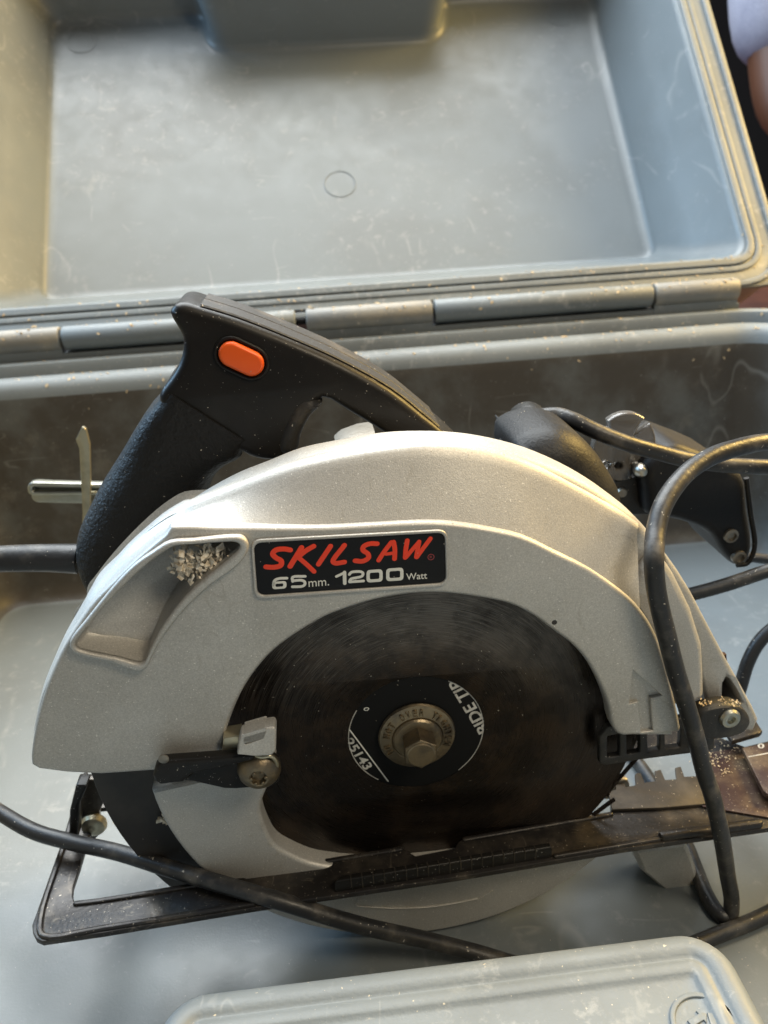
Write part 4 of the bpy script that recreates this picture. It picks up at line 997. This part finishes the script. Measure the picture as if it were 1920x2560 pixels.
ft = [wr + (wr - el_).normalized() * 70 + Vector((o_ * 14, o_ * -3, 0)) for o_ in (-2, -1, 0, 1)]
V = [pe, ch, nk, hd, sh, el_, wr, wr + (wr - el_).normalized() * 40] + ft + [wr + (wr - el_).normalized() * 45 + Vector((-32, 0, 10)), sh2, sh2 + Vector((60, 0, -280))]
Ed = [(0, 1), (1, 2), (2, 3), (1, 4), (4, 5), (5, 6), (6, 7), (7, 8), (7, 9), (7, 10), (7, 11), (6, 12), (1, 13), (13, 14)]
Rd = [120, 130, 55, 95, 55, 40, 28, 26, 8, 9, 9, 8, 9, 55, 42]
skin("body", V, Ed, Rd, 'skin')
hem = sh.lerp(el_, 0.80)
skin("shirt", [pe + Vector((0, 0, 120)), pe.lerp(ch, .6), ch, sh, hem, sh2, sh2 + Vector((50, 0, -220)), nk], [(0, 1), (1, 2), (2, 3), (3, 4), (2, 5), (5, 6), (2, 7)], [165, 165, 165, 80, 64, 80, 66, 72], 'shirt')
kn1 = pe + Vector((-260, -160, -110))
skin("trousers", [pe + Vector((0, 0, 110)), pe, kn1, kn1 + Vector((60, 60, -330)), pe + Vector((220, -140, -110)), pe + Vector((240, 40, -430))], [(0, 1), (1, 2), (2, 3), (1, 4), (4, 5)], [160, 160, 95, 70, 95, 70], 'trouser')

# ================================================================== wood chips and dust
bpy.context.view_layer.update()
def flakes(name, pts, mat, parent=None, lo=0.5, hi=1.2, thick=0.25, asp_lo=0.3, asp_hi=0.9):
    v, f = [], []
    for p, n in pts:
        n = Vector(n).normalized(); s = random.uniform(lo, hi)
        t = n.orthogonal().normalized(); t = Matrix.Rotation(random.uniform(0, 6.28), 3, n) @ t; b_ = n.cross(t)
        asp = random.uniform(asp_lo, asp_hi); tilt = n * random.uniform(-0.3, 0.5) * s
        i = len(v); base = Vector(p) + n * 0.05
        q = [base - t * s - b_ * s * asp, base + t * s * random.uniform(.6, 1) - b_ * s * asp * .7 + tilt, base + t * s + b_ * s * asp, base - t * s * .7 + b_ * s * asp * random.uniform(.5, 1) + tilt * .5]
        for w_ in q: v.append(w_)
        for w_ in q: v.append(w_ + n * thick * s)
        f += [tuple(i + k for k in fc) for fc in BF]
    return mesh(name, v, f, mat, parent, 0)
dg = bpy.context.evaluated_depsgraph_get()
def cast(o, d):
    ok, loc, nor, idx, ob, mt = scn.ray_cast(dg, o, d); return (loc, nor, ob) if ok else (None, None, None)
dust = []; chips = []
for _ in range(2600):      # settled from above on everything in the case
    x, y = random.uniform(-0.32, 0.34), random.uniform(-0.13, 0.36)
    loc, nor, ob = cast(Vector((x, y, 0.9)), Vector((random.uniform(-.15, .15), random.uniform(-.15, .15), -1)))
    if loc is None or ob.name.startswith(("ground", "back_wall", "lock_button", "body", "shirt", "trousers")): continue
    dust.append((loc / MM, nor))
for _ in range(700):       # sprayed on the saw's near side
    x, z = random.uniform(-0.15, 0.12), random.uniform(0.02, 0.26)
    loc, nor, ob = cast(Vector((x, -0.3, z + 0.12)), Vector((random.uniform(-.1, .1), 1, -.4)).normalized())
    if loc is None or loc.y > 0.2: continue
    dust.append((loc / MM, nor))
t = flakes("sawdust", dust, 'dust', None, 0.06, 0.24); tag(t, "fine pale sawdust scattered over the saw, cord and case", "sawdust", None, "stuff")
for _ in range(1300):       # bigger crumbs along the hinge and rear rim
    x = random.uniform(-0.30, 0.33); y = random.uniform(0.318, 0.40)
    p = FC.transposed() @ Vector((x, y, 0.5))
    loc, nor, ob = cast(p, Vector((0, 0, -1)))
    if loc is None or ob.name.startswith("ground") or random.random() < 0.45: continue
    chips.append((loc / MM, nor))
t = flakes("wood_crumbs", chips, 'wood', None, 0.3, 1.3); tag(t, "crumbs of wood along the hinge and rear rim of the case", "wood crumbs", None, "stuff")
# packed shavings in the chip pocket
sh_pts = []
rs = random.Random(3)
chip_v = []
for k in range(260):
    px = 500 + rs.gauss(0, 36); py = 1405 + rs.gauss(0, 22)
    if py < 1362 or py > 1455 or px > 580 or px < 425: continue
    sh_pts.append((tuple(FS.transposed() @ S(px, py, rs.uniform(-17.5, -9)) + Vector((0, 0, -FLOOR))), (rs.uniform(-1, 1), -1, rs.uniform(-.2, 1))))
t = flakes("wood_shavings", sh_pts, 'woodpale', None, 0.45, 1.6, 0.12, 0.25, 0.75); tag(t, "pale wood shavings packed in the chip pocket of the silver guard", "wood shavings", None, "stuff")
sh2_ = [(tuple(FS.transposed() @ S(rs.uniform(395, 440), rs.uniform(2035, 2056), -2.0) + Vector((0, 0, -FLOOR))), (rs.uniform(-1, 1), -1, rs.uniform(-.5, 1))) for k in range(22)]
t = flakes("wood_crumbs", sh2_, 'woodpale', None, 0.5, 1.4); tag(t, "small pile of pale wood crumbs caught on the dark riving knife", "wood crumbs", None, "stuff")

# sawdust packed round the front pivot and on the shoe beside it
pk_ = [(tuple(FS.transposed() @ S(rs.uniform(1748, 1850), 1757 + rs.gauss(0, 4), rs.uniform(-13, -5)) + Vector((0, 0, -FLOOR))), (rs.uniform(-.4, .4), -.4, 1)) for k in range(110)]
pk_ += [(tuple(FS.transposed() @ SZ(1800 + rs.gauss(0, 30), 1895 + rs.gauss(0, 22), BZ + 1.0) + Vector((0, 0, -FLOOR))), (0, 0, 1)) for k in range(120)]
t = flakes("sawdust", pk_, 'wood', None, 0.12, 0.5, 0.5); tag(t, "orange sawdust packed round the front pivot and shoe of the saw", "sawdust", None, "stuff")
